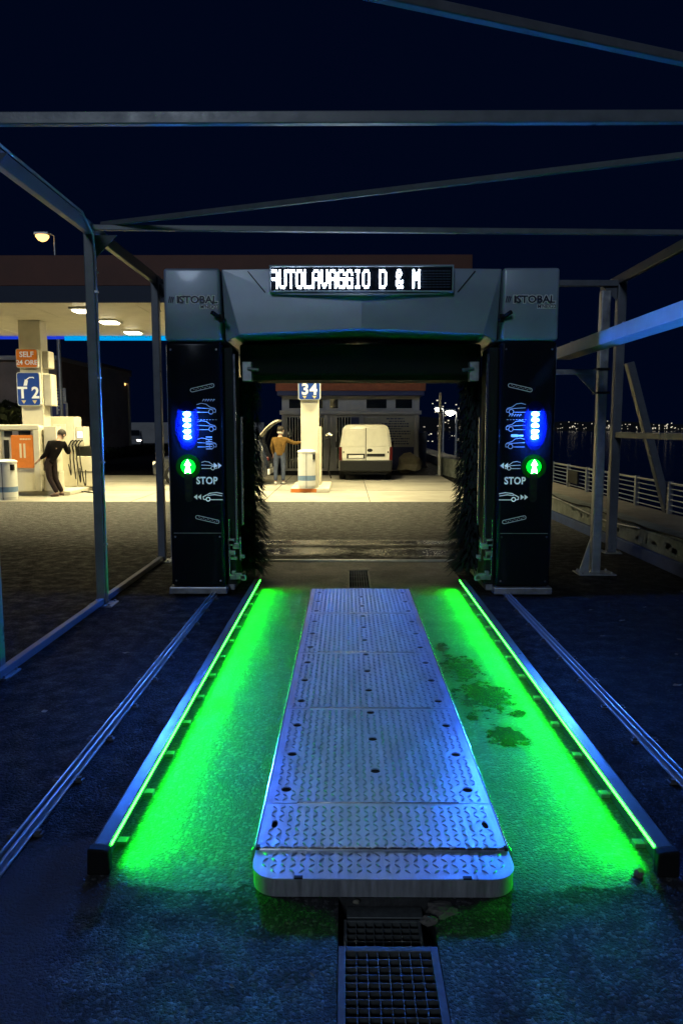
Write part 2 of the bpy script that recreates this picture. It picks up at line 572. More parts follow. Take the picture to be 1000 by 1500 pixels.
def text(name, body, size, m, parent, loc, rot=(R(90), 0, 0), ex=0.002, bold=0.0, sx=1.0, space=1.0, align='CENTER', shear=0.0):
    cu = bpy.data.curves.new(name, 'FONT')
    cu.body = body
    cu.size = size
    cu.extrude = ex
    cu.offset = bold
    cu.align_x = align
    cu.align_y = 'CENTER'
    cu.space_character = space
    cu.shear = shear
    cu.resolution_u = 3
    to = bpy.data.objects.new(name + '_tmp', cu)
    COL.objects.link(to)
    dg = bpy.context.evaluated_depsgraph_get()
    me = bpy.data.meshes.new_from_object(to.evaluated_get(dg))
    bpy.data.objects.remove(to)
    bpy.data.curves.remove(cu)
    off = ORG.get(parent, Vector())
    me.transform(Matrix.Translation(Vector(loc) - off) @ Matrix.Rotation(rot[2], 4, 'Z') @ Matrix.Rotation(rot[0], 4, 'X') @ Matrix.Diagonal((sx, 1, 1, 1)))
    me.materials.clear()
    me.materials.append(m)
    o = bpy.data.objects.new(name, me)
    COL.objects.link(o)
    o.parent = parent
    ORG[o] = off.copy()
    return o


def skin(name, verts, edges, radii, m, parent, levels=1):
    me = bpy.data.meshes.new(name + '_skel')
    me.from_pydata([Vector(v) for v in verts], edges, [])
    o = bpy.data.objects.new(name + '_tmp', me)
    COL.objects.link(o)
    md = o.modifiers.new('skin', 'SKIN')
    md.use_smooth_shade = True
    if not me.skin_vertices:
        pass
    for i, r in enumerate(radii):
        sv = me.skin_vertices[0].data[i]
        sv.radius = r if isinstance(r, tuple) else (r, r)
        sv.use_root = (i == 0)
    sb = o.modifiers.new('sub', 'SUBSURF')
    sb.levels = levels
    dg = bpy.context.evaluated_depsgraph_get()
    me2 = bpy.data.meshes.new_from_object(o.evaluated_get(dg))
    bpy.data.objects.remove(o)
    off = ORG.get(parent, Vector())
    me2.transform(Matrix.Translation(-off))
    me2.materials.clear()
    me2.materials.append(m)
    for p in me2.polygons:
        p.use_smooth = True
    me2.name = name
    ob = bpy.data.objects.new(name, me2)
    COL.objects.link(ob)
    ob.parent = parent
    ORG[ob] = off.copy()
    return ob


def rrect(x0, x1, z0, z1, r, n=5):
    pts = []
    for (cx, cz, a0) in ((x1 - r, z0 + r, -90), (x1 - r, z1 - r, 0), (x0 + r, z1 - r, 90), (x0 + r, z0 + r, 180)):
        for i in range(n + 1):
            a = R(a0 + 90 * i / n)
            pts.append((cx + r * math.cos(a), cz + r * math.sin(a)))
    return pts


def plate_with_holes(outer, holes, z0, z1):
    """solid plate (xy outline) with through holes"""
    bm = bmesh.new()
    es = []
    for loop in [outer] + holes:
        vs = [bm.verts.new((p[0], p[1], z1)) for p in loop]
        es += [bm.edges.new((vs[i], vs[(i + 1) % len(vs)])) for i in range(len(vs))]
    bmesh.ops.triangle_fill(bm, use_beauty=True, use_dissolve=False, edges=es)
    r = bmesh.ops.extrude_face_region(bm, geom=bm.faces[:])
    bmesh.ops.translate(bm, vec=(0, 0, z0 - z1), verts=[g for g in r['geom'] if isinstance(g, bmesh.types.BMVert)])
    bm.normal_update()
    bm.verts.ensure_lookup_table()
    mb = MB()
    idx = {v: i for i, v in enumerate(bm.verts)}
    mb.add([v.co[:] for v in bm.verts], [tuple(idx[v] for v in f.verts) for f in bm.faces])
    bm.free()
    return mb


# ------------------------------------------------------------------ setting
def rect_hole(mb, x0, x1, y0, y1, hx0, hx1, hy0, hy1, z):
    for (a, b, c, d) in ((x0, x1, y0, hy0), (x0, x1, hy1, y1), (x0, hx0, hy0, hy1), (hx1, x1, hy0, hy1)):
        mb.add([(a, c, z), (b, c, z), (b, d, z), (a, d, z)], [(0, 1, 2, 3)])
    return mb


g = MB()
rect_hole(g, -60, 5.0, -3, 2.64, -0.17, 0.17, -1.2, 2.60, 0)
rect_hole(g, -60, 5.0, 2.64, 9.6, -0.14, 0.14, 7.72, 9.0, 0)
g.add([(-60, 9.6, 0), (5.0, 9.6, 0), (5.0, 80, 0), (-60, 80, 0)], [(0, 1, 2, 3)])
g.add([(-700, -60, -0.004), (-60, -60, -0.004), (-60, 900, -0.004), (-700, 900, -0.004)], [(0, 1, 2, 3)])
g.add([(-60, -60, 0), (5.0, -60, 0), (5.0, -3, 0), (-60, -3, 0)], [(0, 1, 2, 3)])
g.add([(-60, 80, 0), (5.0, 80, 0), (-30, 900, 0), (-60, 900, 0)], [(0, 1, 2, 3)])
tag(g.build('ground', M_ASPH), kind='structure')
b = MB()
zt = 0.006
rect_hole(b, -1.16, 1.16, 2.74, 9.55, -0.13, 0.13, 7.74, 8.98, zt)
rb_ = random.Random(77)
nl = 48
fa = [(-1.16 + 2.32 * i / nl, 2.655 + rb_.uniform(-0.022, 0.022) + 0.02 * math.sin(i * 0.5), 0.0006) for i in range(nl + 1)]
fb = [(p_[0], 2.74, zt) for p_ in fa]
b.add(fa + fb, [(i, i + 1, nl + 2 + i, nl + 1 + i) for i in range(nl)])
for (x0, y0, x1, y1) in ((-1.16, 9.55, 1.16, 9.55), (-1.16, 2.70, -1.16, 9.55), (1.16, 2.70, 1.16, 9.55)):
    b.add([(x0, y0, 0), (x1, y1, 0), (x1, y1, zt), (x0, y0, zt)], [(0, 1, 2, 3)])
tag(b.build('wash_bay_floor', M_BAY), kind='structure')

f = MB().add([(-40, 17.3, 0.006), (3.2, 17.3, 0.006), (3.2, 26.8, 0.006), (-40, 26.8, 0.006)], [(0, 1, 2, 3)])
tag(f.build('forecourt_pavement', M_CONC), kind='structure')
fc_obj = bpy.data.objects['forecourt_pavement']
f = MB()
for yy in (20.45, 23.6):
    f.box(-40, 3.2, yy - 0.012, yy + 0.012, 0.0062, 0.0095)
for xx in (-12.6, -9.4, -5.2, -2.1, 0.4):
    f.box(xx - 0.01, xx + 0.01, 17.35, 26.7, 0.0062, 0.009)
f.build('joint_seam', M_DARK, fc_obj, kind='stuff')

# sea, far hills, promenade
tag(MB().add([(4.9, -60, -2.4), (1500, -60, -2.4), (1500, 1500, -2.4), (-30, 1500, -2.4), (-30, 900, -2.4), (4.9, 82, -2.4)], [(0, 1, 2, 3, 4, 5)])
    .build('sea_water', M_SEA), kind='structure')
h = MB()
ring0, ring1, ring2 = [], [], []
nx = 90
for i in range(nx + 1):
    x = -500 + 1500 * i / nx
    hh = 6 + 7 * math.sin(i * 0.31) * math.sin(i * 0.11 + 1) + 4 * random.random()
    ring0.append((x, 760, -3)); ring1.append((x, 830, max(2, hh) * 0.6)); ring2.append((x, 1000, max(3, hh)))
    pass
n0 = nx + 1
h.add(ring0 + ring1 + ring2, [(i, i + 1, n0 + i + 1, n0 + i) for i in range(nx)] + [(n0 + i, n0 + i + 1, 2 * n0 + i + 1, 2 * n0 + i) for i in range(nx)])
tag(h.build('far_hills', M_HILL), kind='structure')
t = MB()
for i in range(170):
    x = random.uniform(60, 420)
    c = random.random()
    if random.random() < 0.45:
        x = random.choice([225, 262, 272, 300, 318, 338, 356, 365]) + random.gauss(0, 6)
    z = abs(random.gauss(0, 2.4)) - 0.9 + (6 * random.random() if random.random() < 0.12 else 0)
    w = random.uniform(0.3, 0.85)
    t.box(x, x + w, 752, 752.6, z, z + w * random.uniform(0.7, 1.3))
tag(t.build('town_lights', M_TOWN), 'row of tiny warm town lights along the far shore', 'lights', kind='stuff')

t = MB().box(3.95, 5.0, 2, 80, 0.02, 0.38)
tag(t.build('promenade_pavement', M_PAVE), kind='structure')

# right-hand parapet
pw = empty('parapet_wall', (3.85, 9, 0), 'low stained concrete parapet wall with a blue base band along the promenade', 'wall')
MB().box(3.78, 3.95, 4, 26, 0.16, 0.40).build('wall_face', M_LOWWALL, pw, bevel=0.012)
MB().box(3.75, 3.95, 4, 26, 0.0, 0.158).build('base_band', M_WALLBLUE, pw, bevel=0.006)
MB().box(3.80, 4.08, 4, 26, 0.402, 0.43).build('coping', M_LOWWALL, pw, bevel=0.008)
gr = MB()
for k in range(14):    # flaking paint scars
    yy = 8.7 + 0.32 * k + random.uniform(-0.1, 0.1)
    zz = random.uniform(0.2, 0.3)
    for q in range(3):
        gr.box(3.777, 3.7795, yy + random.uniform(-.1, .1), yy + random.uniform(.1, .14), zz + random.uniform(-.03, .05), zz + random.uniform(.06, .09))
gr.build('peeling_patch', mat('pale_patch', (0.42, 0.45, 0.4), 0.9, var=0.4, vscale=20), pw, kind='stuff')
pts = [(3.79 + 0.03 * math.sin(i * 0.9), 8 + i * 0.42, 0.447 - (0.02 if i % 5 else 0.0)) for i in range(20)]
tag(MB().tube(pts, 0.013, 6).build('black_hose', M_RUB), 'thin black hose lying along the top of the low parapet wall', 'hose')
pts = [(3.765, 9.9 + i * 0.4, 0.40 - 0.05 * math.sin(i * 0.45) - 0.003 * i) for i in range(14)]
tag(MB().tube(pts, 0.010, 6).build('pale_cable', M_WHITE), 'thin pale cable sagging across the face of the low parapet wall', 'cable')

rl = empty('promenade_railing', (4.95, 12, 0.38), 'metal railing with thin horizontal rails at the seaward edge of the promenade', 'railing')
for i in range(12):
    y = 9.0 + i * 1.35
    MB().box(4.90, 4.97, y - 0.035, y + 0.035, 0.38, 0.90).build('post', M_GALV, rl, bevel=0.004)
for k in range(6):
    MB().cyl((4.935, 8, 0.44 + k * 0.085), (4.935, 24.5, 0.44 + k * 0.085), 0.010 if k < 5 else 0.022, 8).build('rail', M_GALV, rl, smooth=True)
MB().box(4.86, 4.90, 16.2, 16.9, 0.5, 0.78).build('dark_plate', M_DARK, rl)

# ------------------------------------------------------------------ pergola of square steel tubes
pg = empty('steel_pergola', (0.5, 7, 0), 'open frame of square grey steel posts, roof beams and braces over the wash bay', 'pergola')
XL, XR = -2.55, 3.54


def tubebar(name, p, q, w, h, m=M_PAINT, up=(0, 0, 1)):
    return MB().bar(p, q, w, h, up).build(name, m, pg, bevel=min(w, h) * 0.12)


for (x, y, ht) in ((XL - 0.065, 5.09, 3.62), (XL, 7.2, 3.62), (XL, 9.6, 3.62), (XR, 5.08, 3.72), (XR, 7.7, 3.72), (XR, 10.3, 3.72)):
    w_ = 0.095 if x < 0 else 0.12
    p = tubebar('post', (x, y, 0.012), (x, y, ht), w_, w_)
    bp = MB().box(x - 0.12, x + 0.12, y - 0.12, y + 0.12, 0.001, 0.012)
    for i in (-1, 1):
        for j in (-1, 1):
            bp.cyl((x + i * 0.092, y + j * 0.092, 0.012), (x + i * 0.092, y + j * 0.092, 0.03), 0.013, 6)
    bp.build('base_plate', M_GALV, p)
for (x, y, ht) in ((XL - 0.065, 5.09, 3.62), (XL, 7.2, 3.62), (XL, 9.6, 3.62), (XR, 5.08, 3.72), (XR, 7.7, 3.72), (XR, 10.3, 3.72)):
    s_ = 1 if x < 0 else -1
    gp = MB().prism([(x + s_ * 0.05, ht - 0.30), (x + s_ * 0.05, ht - 0.09), (x + s_ * 0.26, ht - 0.09)], 'y', y - 0.005, y + 0.005)
    gp.build('gusset_plate', M_BRACE, pg)
    cp = MB()
    for k in (-1, 1):
        cp.cyl((x + s_ * 0.049, y + k * 0.03, ht - 0.42), (x + s_ * 0.062, y + k * 0.03, ht - 0.42), 0.011, 6)
    cp.build('bolt_heads', M_GALV, pg, kind='stuff')
cd_ = MB().tube([(XL + 0.058, 7.17, 0.05), (XL + 0.058, 7.17, 3.3), (XL + 0.058, 7.12, 3.52), (XL + 0.04, 6.9, 3.66), (XL + 0.04, 5.1, 3.665)], 0.011, 7)
cd_.build('cable_conduit', M_GALV, pg, smooth=True)
for z in (0.6, 1.4, 2.2, 3.0):
    MB().box(XL + 0.044, XL + 0.074, 7.15, 7.19, z, z + 0.02).build('conduit_clip', M_GALV, pg)
tubebar('eaves_beam', (XL, -1, 3.59), (XL, 11, 3.59), 0.06, 0.12)
tubebar('eaves_beam', (XR - 0.03, -1, 3.71), (XR - 0.03, 11, 3.71), 0.06, 0.12)
tubebar('cross_beam', (XL - 0.1, 5.08, 3.735), (XR + 0.1, 5.08, 3.735), 0.055, 0.078)
tubebar('cross_beam', (XL - 0.05, 7.2, 3.60), (XR + 0.05, 7.45, 3.60), 0.05, 0.05)
tubebar('cross_beam', (XL - 0.05, 9.9, 3.60), (XR + 0.05, 10.3, 3.66), 0.08, 0.08)
tubebar('roof_brace', (XL + 0.1, 7.25, 3.64), (XR, 5.16, 3.69), 0.04, 0.045, M_BRACE)
tubebar('roof_brace', (-2.5, 2.72, 3.71), (XR, 4.96, 3.71), 0.05, 0.05, M_BRACE)
tubebar('side_rail', (XR, 5.2, 1.64), (XR, 10.23, 1.64), 0.06, 0.08)
tubebar('floor_rail', (XL, 3, 0.045), (XL, 9.53, 0.045), 0.055, 0.06)

# free-standing pole and hose trough on the right
po = empty('service_pole', (2.82, 8.8, 0), 'free-standing steel pole with gusseted foot and clamp bracket right of the gantry', 'pole')
MB().box(2.768, 2.876, 8.746, 8.854, 0.014, 3.30).build('mast', M_GALV, po, bevel=0.012)
bp = MB().box(2.60, 3.04, 8.66, 8.94, 0.001, 0.014)
for i, j in ((2.65, 8.7), (2.99, 8.7), (2.65, 8.9), (2.99, 8.9)):
    bp.cyl((i, j, 0.014), (i, j, 0.04), 0.015, 6)
bp.build('base_plate', M_GALV, po, bevel=0.003)
MB().prism([(2.63, 0.014), (2.755, 0.014), (2.755, 0.42)], 'y', 8.79, 8.81).build('gusset', M_GALV, po)
for z in (2.13, 2.40):
    MB().box(2.742, 2.898, 8.722, 8.878, z, z + 0.025).build('clamp', M_DARK, po, bevel=0.003)
MB().bar((2.0, 8.8, 2.38), (2.75, 8.8, 2.38), 0.05, 0.06).build('bracket_arm', M_GALV, po, bevel=0.005)
MB().prism([(2.52, 2.35), (2.742, 2.35), (2.742, 2.13)], 'y', 8.79, 8.81).build('bracket_gusset', M_GALV, po)
tr = empty('cable_trough', (2.5, 6, 2.57), 'long pale metal cable trough running beside the gantry at head height, lit blue', 'trough')
MB().box(2.40, 2.60, 4.6, 9.35, 2.57, 2.575).build('floor_plate', M_TROUGH, tr)
MB().box(2.395, 2.40, 4.6, 9.35, 2.57, 2.70).build('side_plate', M_TROUGH, tr)
MB().box(2.60, 2.605, 4.6, 9.35, 2.57, 2.70).build('side_plate', M_TROUGH, tr)
for y in (5.4, 7.0, 8.6):
    MB().box(2.392, 2.608, y, y + 0.04, 2.700, 2.71).build('strap', M_GALV, tr)
tag(top(MB().bar((5.0, 11.9, 0.38), (4.28, 11.9, 2.75), 0.15, 0.12).build('leaning_strut', M_PAINT, bevel=0.015), (5.0, 11.9, 0.38)),
    'dark steel strut leaning over the promenade railing beyond the right post', 'strut')

# ------------------------------------------------------------------ car wash gantry
ga = empty('car_wash_gantry', (0, 8.4, 0), 'grey and black car wash gantry with a lit white message display', 'car wash')
YF = 7.6
YB = 9.35


def car_icon(mb, x, z, s, y, flip=1, w=0.0045, part=0):
    """half side view of a saloon, nose to -x"""
    def q(pts):
        mb.ribbon([(x + flip * a * s, z + c * s) for a, c in pts], w, y)
    q([(-1.0, 0.0), (-1.02, 0.22), (-0.9, 0.38), (-0.45, 0.5), (-0.1, 0.78), (0.4, 0.86), (0.8, 0.74)])
    q([(-0.92, 0.3), (-0.3, 0.36), (0.35, 0.4), (0.8, 0.42)])
    q([(-0.28, 0.0), (0.8, 0.0)])
    q([(-1.0, 0.0), (-0.82, 0.0)])
    c = [(-0.55 + 0.22 * math.cos(a * math.pi / 8), 0.05 + 0.22 * math.sin(a * math.pi / 8)) for a in range(17)]
    q(c)


def brush_icon(mb, x, z, L, ang, y, w=0.005):
    ca, sa = math.cos(ang), math.sin(ang)
    pts = []
    hw = 0.018
    for i in range(7):
        a = math.pi / 2 + math.pi * i / 6
        pts.append((-L / 2 + hw * math.cos(a), hw * math.sin(a)))
    for i in range(7):
        a = -math.pi / 2 + math.pi * i / 6
        pts.append((L / 2 + hw * math.cos(a), hw * math.sin(a)))
    tp = [(x + a * ca - b_ * sa, z + a * sa + b_ * ca) for a, b_ in pts]
    mb.ribbon(tp, w, y, closed=True)
    for i in range(9):
        u = -L / 2 + L * (i + 0.5) / 9
        mb.ribbon([(x + u * ca - hw * .6 * sa * (-1) ** i, z + u * sa + hw * .6 * ca * (-1) ** i), (x + (u + .012) * ca, z + (u + .012) * sa)], 0.003, y)


for sgn in (-1, 1):
    xo, xi = 1.96 * sgn, 1.40 * sgn
    x0, x1 = min(xo, xi), max(xo, xi)
    tw = MB().box(x0, x1, YF, YB, 0.10, 2.60).build('side_tower', M_BLACK, ga, bevel=0.035, seg=4, smooth=True)
    MB().box(x0, x1, YF - 0.025, YB, 2.605, 3.31).build('top_cover', M_COVER, ga, bevel=0.03, seg=4, smooth=True)
    # logo on the cover
    lx = 1.67 * sgn
    yl = YF - 0.0265
    for nm, mt, bo, dy in (('logo_outline', M_LOGOW, 0.026, 0), ('logo_lettering', M_LOGOB, 0.006, -0.003)):
        text(nm, 'ISTOBAL', 0.098, mt, ga, (lx + 0.04, yl + dy, 3.0), ex=0.0015, bold=bo * 0.4, sx=1.06, space=1.03)
    lm = MB()
    for k in range(3):
        a = lx - 0.245 + k * 0.018
        lm.prism([(a, 2.972), (a + 0.008, 2.972), (a + 0.024, 3.034 - k * 0.004), (a + 0.012, 3.034)], 'y', yl - 0.004, yl - 0.002)
    lm.build('logo_mark', M_LOGOB, ga)
    MB().box(lx + 0.07, lx + 0.255, yl - 0.002, yl - 0.0005, 2.912, 2.952).build('model_plate', M_LOGOW, ga)
    text('model_lettering', "M'NEX22", 0.046, M_LOGOB, ga, (lx + 0.165, yl - 0.004, 2.932), ex=0.001, sx=1.0, bold=0.0006)
    # foot and base rail
    MB().box(x0 - 0.02, x1 + 0.02, YF - 0.03, YF + 0.12, 0.02, 0.095).build('foot', M_GALV, ga, bevel=0.01)
    MB().box(min(xi, xi - 0.08 * sgn), max(xi, xi - 0.08 * sgn), YF + 0.12, YB, 0.03, 0.16).build('base_rail', M_GALV, ga, bevel=0.01)
    wl = MB()
    for yy in (YF + 0.2, YB - 0.2):
        wl.cyl((1.50 * sgn, yy, 0.085), (1.56 * sgn, yy, 0.085), 0.06, 16)
    wl.build('rail_wheel', M_DARK, ga, smooth=True)
    # side edge trim catching light
    xt = xo + 0.003 * sgn
    MB().box(min(xo, xo + 0.008 * sgn), max(xo, xo + 0.008 * sgn), YF + 0.04, YF + 0.065, 0.3, 2.55).build('edge_trim', M_ALU, ga)
    for (xa, za) in ((x0 + 0.05, 0.16), (x1 - 0.05, 0.16), (x0 + 0.05, 0.62), (x1 - 0.05, 0.62), (x0 + 0.05, 2.52), (x1 - 0.05, 2.52)):
        MB().cyl((xa, YF - 0.007, za), (xa, YF + 0.002, za), 0.011, 8).build('panel_bolt', M_ALU, tw)
    MB().box(x0 + 0.036, x1 - 0.036, YF - 0.0012, YF + 0.002, 0.655, 0.661).build('panel_seam', M_GALV, tw)
    hz = MB().tube([(xi - 0.03 * sgn, YF + 0.35, 2.5), (xi - 0.09 * sgn, YF + 0.28, 1.9), (xi - 0.11 * sgn, YF + 0.26, 1.2), (xi - 0.06 * sgn, YF + 0.3, 0.5)], 0.016, 8)
    hz.build('supply_hose', M_RUB, ga, smooth=True)
    # pictograms and lettering printed on the tower front
    yp = YF - 0.001
    fl = -1 if sgn < 0 else 1
    px = 1.575 * sgn
    for nm, z, mt in (('wash_pictogram', 1.895, M_PRINTD), ('dry_pictogram', 1.72, M_PRINTD), ('brush_pictogram', 1.545, M_PRINTD)):
        mb = MB()
        car_icon(mb, px, z, 0.105, yp, fl)
        if nm == 'wash_pictogram':
            for k in range(5):
                a = px - fl * (0.08 - k * 0.026)
                zz = z + 0.112 if sgn < 0 else z - 0.04
                mb.ribbon([(a, zz), (a + 0.012, zz + 0.02)], 0.005, yp)
                mb.ribbon([(a + .012, zz + .02), (a + 0.02, zz + 0.012)], 0.004, yp)
        if nm == 'dry_pictogram':
            for k in range(7):
                a = px - fl * (0.1 - k * 0.03)
                mb.ribbon([(a, z + 0.1), (a + 0.014, z + 0.1)], 0.004, yp)
        if nm == 'brush_pictogram':
            if sgn < 0:
                for k in range(6):
                    mb.ribbon([(px + 0.005, z - 0.02 + k * 0.024), (px + 0.062, z - 0.02 + k * 0.024)], 0.009, yp)
            else:
                mb.prism(rrect(px - 0.055, px + 0.02, z + 0.1, z + 0.128, 0.012, 3), 'y', yp - 0.003, yp)
                mb.prism(rrect(px + 0.015, px + 0.07, z + 0.106, z + 0.122, 0.006, 3), 'y', yp - 0.003, yp)
        mb.build(nm, mt, tw)
    mb = MB()
    car_icon(mb, px - 0.02 * sgn, 1.325, 0.085, yp, fl)
    for k in range(2):
        a = px - sgn * (0.095 + k * 0.042)
        mb.prism([(a + sgn * 0.017, 1.325), (a + sgn * 0.017, 1.385), (a - sgn * 0.02, 1.355)], 'y', yp - 0.003, yp)
    mb.build('forward_pictogram', M_PRINT, tw)
    text('stop_lettering', 'STOP', 0.102, M_PRINT, tw, (1.572 * sgn, yp - 0.002, 1.198), ex=0.0015, bold=0.003, sx=0.86, space=1.05)
    mb = MB()
    xc = px - 0.06 * sgn

    def q(pts, mb=mb, xc=xc):
        mb.ribbon([(xc + fl * a * 0.1, 1.005 + c * 0.1) for a, c in pts], 0.008, yp)
    q([(-1.0, 0.62), (-0.4, 0.74), (0.3, 0.66), (0.75, 0.42), (0.98, 0.3), (0.95, 0.05), (0.75, 0.0)])
    q([(-0.95, 0.4), (-0.2, 0.52), (0.5, 0.45)])
    q([(-1.0, 0.0), (0.2, 0.0)])
    q([(0.48 + 0.2 * math.cos(a * math.pi / 8), 0.05 + 0.2 * math.sin(a * math.pi / 8)) for a in range(17)])
    for k in range(2):
        a = px + sgn * (0.075 + k * 0.04)
        mb.prism([(a - sgn * 0.016, 1.005), (a - sgn * 0.016, 1.06), (a + sgn * 0.02, 1.033)], 'y', yp - 0.003, yp)
    mb.build('reverse_pictogram', M_PRINT, tw)
    mb = MB(); brush_icon(mb, 1.60 * sgn, 2.14, 0.21, R(-13) * sgn, yp); mb.build('roller_pictogram', M_PRINTD, tw)
    mb = MB(); brush_icon(mb, 1.575 * sgn, 0.80, 0.21, R(13) * sgn, yp); mb.build('roller_pictogram', M_PRINTD, tw)
    # five blue LEDs and the green signal
    lxs = 1.76 * sgn
    for k in range(5):
        z = 1.875 - k * 0.0575
        rings = []
        for (sc, dy) in ((1, -0.004), (0.99, -0.014), (0.85, -0.020), (0.45, -0.023)):
            rings.append([(lxs + 0.034 * sc * math.cos(t * math.pi / 8), yp + dy, z + 0.017 * sc * math.sin(t * math.pi / 8)) for t in range(16)])
        MB().loft(rings).build('blue_led', M_LED_BLUE, tw)
        MB().box(lxs - 0.045, lxs + 0.045, yp - 0.058, yp - 0.004, z + 0.0245, z + 0.0275).build('led_light_block', M_DARK, tw)  # slat added to cut off the upward LED light
    sx_ = lxs
    MB().prism([(sx_ + 0.125 * math.cos(a * math.pi / 18), 1.76 + 0.25 * math.sin(a * math.pi / 18)) for a in range(36)], 'y', yp - 0.003, yp).build('led_halo_plate', mat('blue_halo_tone', (0.0004, 0.002, 0.04), 0.5, spec=0.05), tw)  # oval plate added to give the blue glow around the LEDs
    MB().cyl((sx_, yp, 1.345), (sx_, yp - 0.005, 1.345), 0.125, 32).build('lens_halo_plate', mat('green_halo_tone', (0.001, 0.09, 0.004), 0.5, spec=0.05), tw)  # disc added to give the green glow around the lens
    hous = MB().prism(rrect(sx_ - 0.04, sx_ + 0.04, 0.98, 1.42, 0.039, 6), 'y', yp - 0.006, yp)
    hous.build('signal_housing', M_DARK, tw)
    MB().cyl((sx_, yp - 0.005, 1.345), (sx_, yp - 0.024, 1.345), 0.074, 28, 0.062).build('green_lens', M_GLENS, tw)
    ar = MB()
    ar.prism([(sx_ - 0.035, 1.36), (sx_ + 0.035, 1.36), (sx_, 1.42)], 'y', yp - 0.029, yp - 0.0245)
    ar.prism([(sx_ - 0.018, 1.33), (sx_ + 0.018, 1.33), (sx_ + 0.018, 1.3595), (sx_ - 0.018, 1.3595)], 'y', yp - 0.029, yp - 0.0245)
    ar.prism([(sx_ - 0.032, 1.275), (sx_, 1.292), (sx_ + 0.032, 1.275), (sx_ + 0.022, 1.3295), (sx_ - 0.022, 1.3295)], 'y', yp - 0.029, yp - 0.0245)
    ar.build('green_arrow', M_GARROW, tw)
    for z in (1.14, 1.06):
        MB().cyl((sx_, yp - 0.006, z), (sx_, yp - 0.012, z), 0.028, 18).build('unlit_lens', mat('unlit_lens', (0.03, 0.035, 0.03), 0.15), tw)
    # guide tracks, drive gear and side brush inside the portal
    for (xx, yy, za, zb, w) in ((1.285, YF + 0.06, 0.55, 2.48, 0.022), (1.235, YF + 0.16, 0.72, 1.85, 0.02), (1.36, YF + 0.03, 0.2, 0.8, 0.012), (1.255, YF + 0.1, 0.35, 0.6, 0.018)):
        MB().box(xx * sgn - w / 2, xx * sgn + w / 2, yy, yy + 0.03, za, zb).build('guide_track', M_ALU, ga, bevel=0.003)
    mb = MB().box(min(1.30 * sgn, 1.40 * sgn), max(1.30 * sgn, 1.40 * sgn), YF + 0.1, YF + 0.5, 0.1, 2.55)
    mb.build('inner_post', M_DARK, ga, bevel=0.01)
    mb = MB()
    rnd = random.Random(4)
    for k in range(14):
        xa = (1.19 + 0.16 * rnd.random()) * sgn
        za = 0.12 + 0.5 * rnd.random()
        s = 0.012 + 0.025 * rnd.random()
        mb.box(xa - s, xa + s, YF + 0.03, YF + 0.09, za, za + s * 1.8)
    mb.build('drive_gear', M_GALV, ga, bevel=0.003, kind='stuff')
    mb = MB().box(1.18 * sgn - 0.05, 1.18 * sgn + 0.05, YF + 0.25, YF + 0.36, 2.22, 2.42)
    mb.cyl((1.17 * sgn, YF + 0.24, 2.35), (1.05 * sgn, YF + 0.2, 2.33), 0.018, 10)
    mb.build('spray_bracket', M_GALV, ga, bevel=0.006)
    # side brush
    bx_, by_ = 1.30 * sgn, 8.55
    br = MB().cyl((bx_, by_, 0.12), (bx_, by_, 2.3), 0.1, 14).build('side_brush', M_DARK, ga, smooth=True)
    bl = MB()
    rb = random.Random(11)
    for k in range(2600):
        z = rb.uniform(0.12, 2.28)
        a = rb.uniform(0, 2 * math.pi)
        rad = 0.19 + 0.05 * math.sin(z * 2.2 + 0.6) + (0.05 if z < 0.9 else 0) + rb.uniform(-0.03, 0.025)
        d = Vector((math.cos(a), math.sin(a), 0))
        tn = Vector((-math.sin(a), math.cos(a), 0)) * 0.012
        p0 = Vector((bx_, by_, z)) + d * 0.09
        p1 = Vector((bx_, by_, z - 0.01)) + d * (0.09 + rad * 0.45)
        p2 = Vector((bx_, by_, z - rb.uniform(0.03, 0.10))) + d * (0.04 + rad)
        bl.add([p0 + tn, p0 - tn, p1 - tn, p1 + tn, p2 - tn * .3, p2 + tn * .3], [(0, 1, 2, 3), (3, 2, 4, 5)])
    bl.build('bristles', M_BRUSH, br, kind='stuff')
    # little camera arm at the joint of cover and beam
    cm = MB().box(1.39 * sgn - 0.02, 1.39 * sgn + 0.02, YF - 0.06, YF - 0.025, 2.78, 2.86)
    cm.bar((1.40 * sgn, YF - 0.05, 2.82), (1.47 * sgn, YF - 0.12, 2.87), 0.035, 0.035)
    cm.bar((1.39 * sgn, YF - 0.05, 2.80), (1.35 * sgn, YF - 0.10, 2.79), 0.03, 0.04)
    cm.build('sensor_arm', M_DARK, ga, bevel=0.005)

# crossbeam
A = [(-1.385, YF - 0.01, 3.30), (-1.365, YF + 0.08, 2.61), (-1.21, YF - 0.05, 2.66), (0, YF - 0.10, 2.71), (0, YF - 0.06, 3.305)]
Bm = MB()
L_ = A
Rr = [(-p[0], p[1], p[2]) for p in A]
bk = lambda p: (p[0], YB, p[2])
vs = [L_[0], L_[1], L_[2], L_[3], L_[4], Rr[0], Rr[1], Rr[2], bk(L_[0]), bk(L_[1]), bk(L_[2]), bk(L_[3]), bk(Rr[0]), bk(Rr[1]), bk(Rr[2]), bk(L_[4])]
fs = [(0, 1, 2), (0, 2, 3), (0, 3, 4), (5, 7, 6), (5, 3, 7), (5, 4, 3), (0, 8, 9, 1), (5, 6, 13, 12), (1, 9, 10, 2), (2, 10, 11, 3), (3, 11, 14, 7), (7, 14, 13, 6),
      (0, 4, 15, 8), (4, 5, 12, 15), (8, 15, 11, 10), (8, 10, 9), (15, 12, 14, 11), (12, 13, 14)]
cb = Bm.add(vs, fs).build('crossbeam', M_COVER, ga, bevel=0.008)
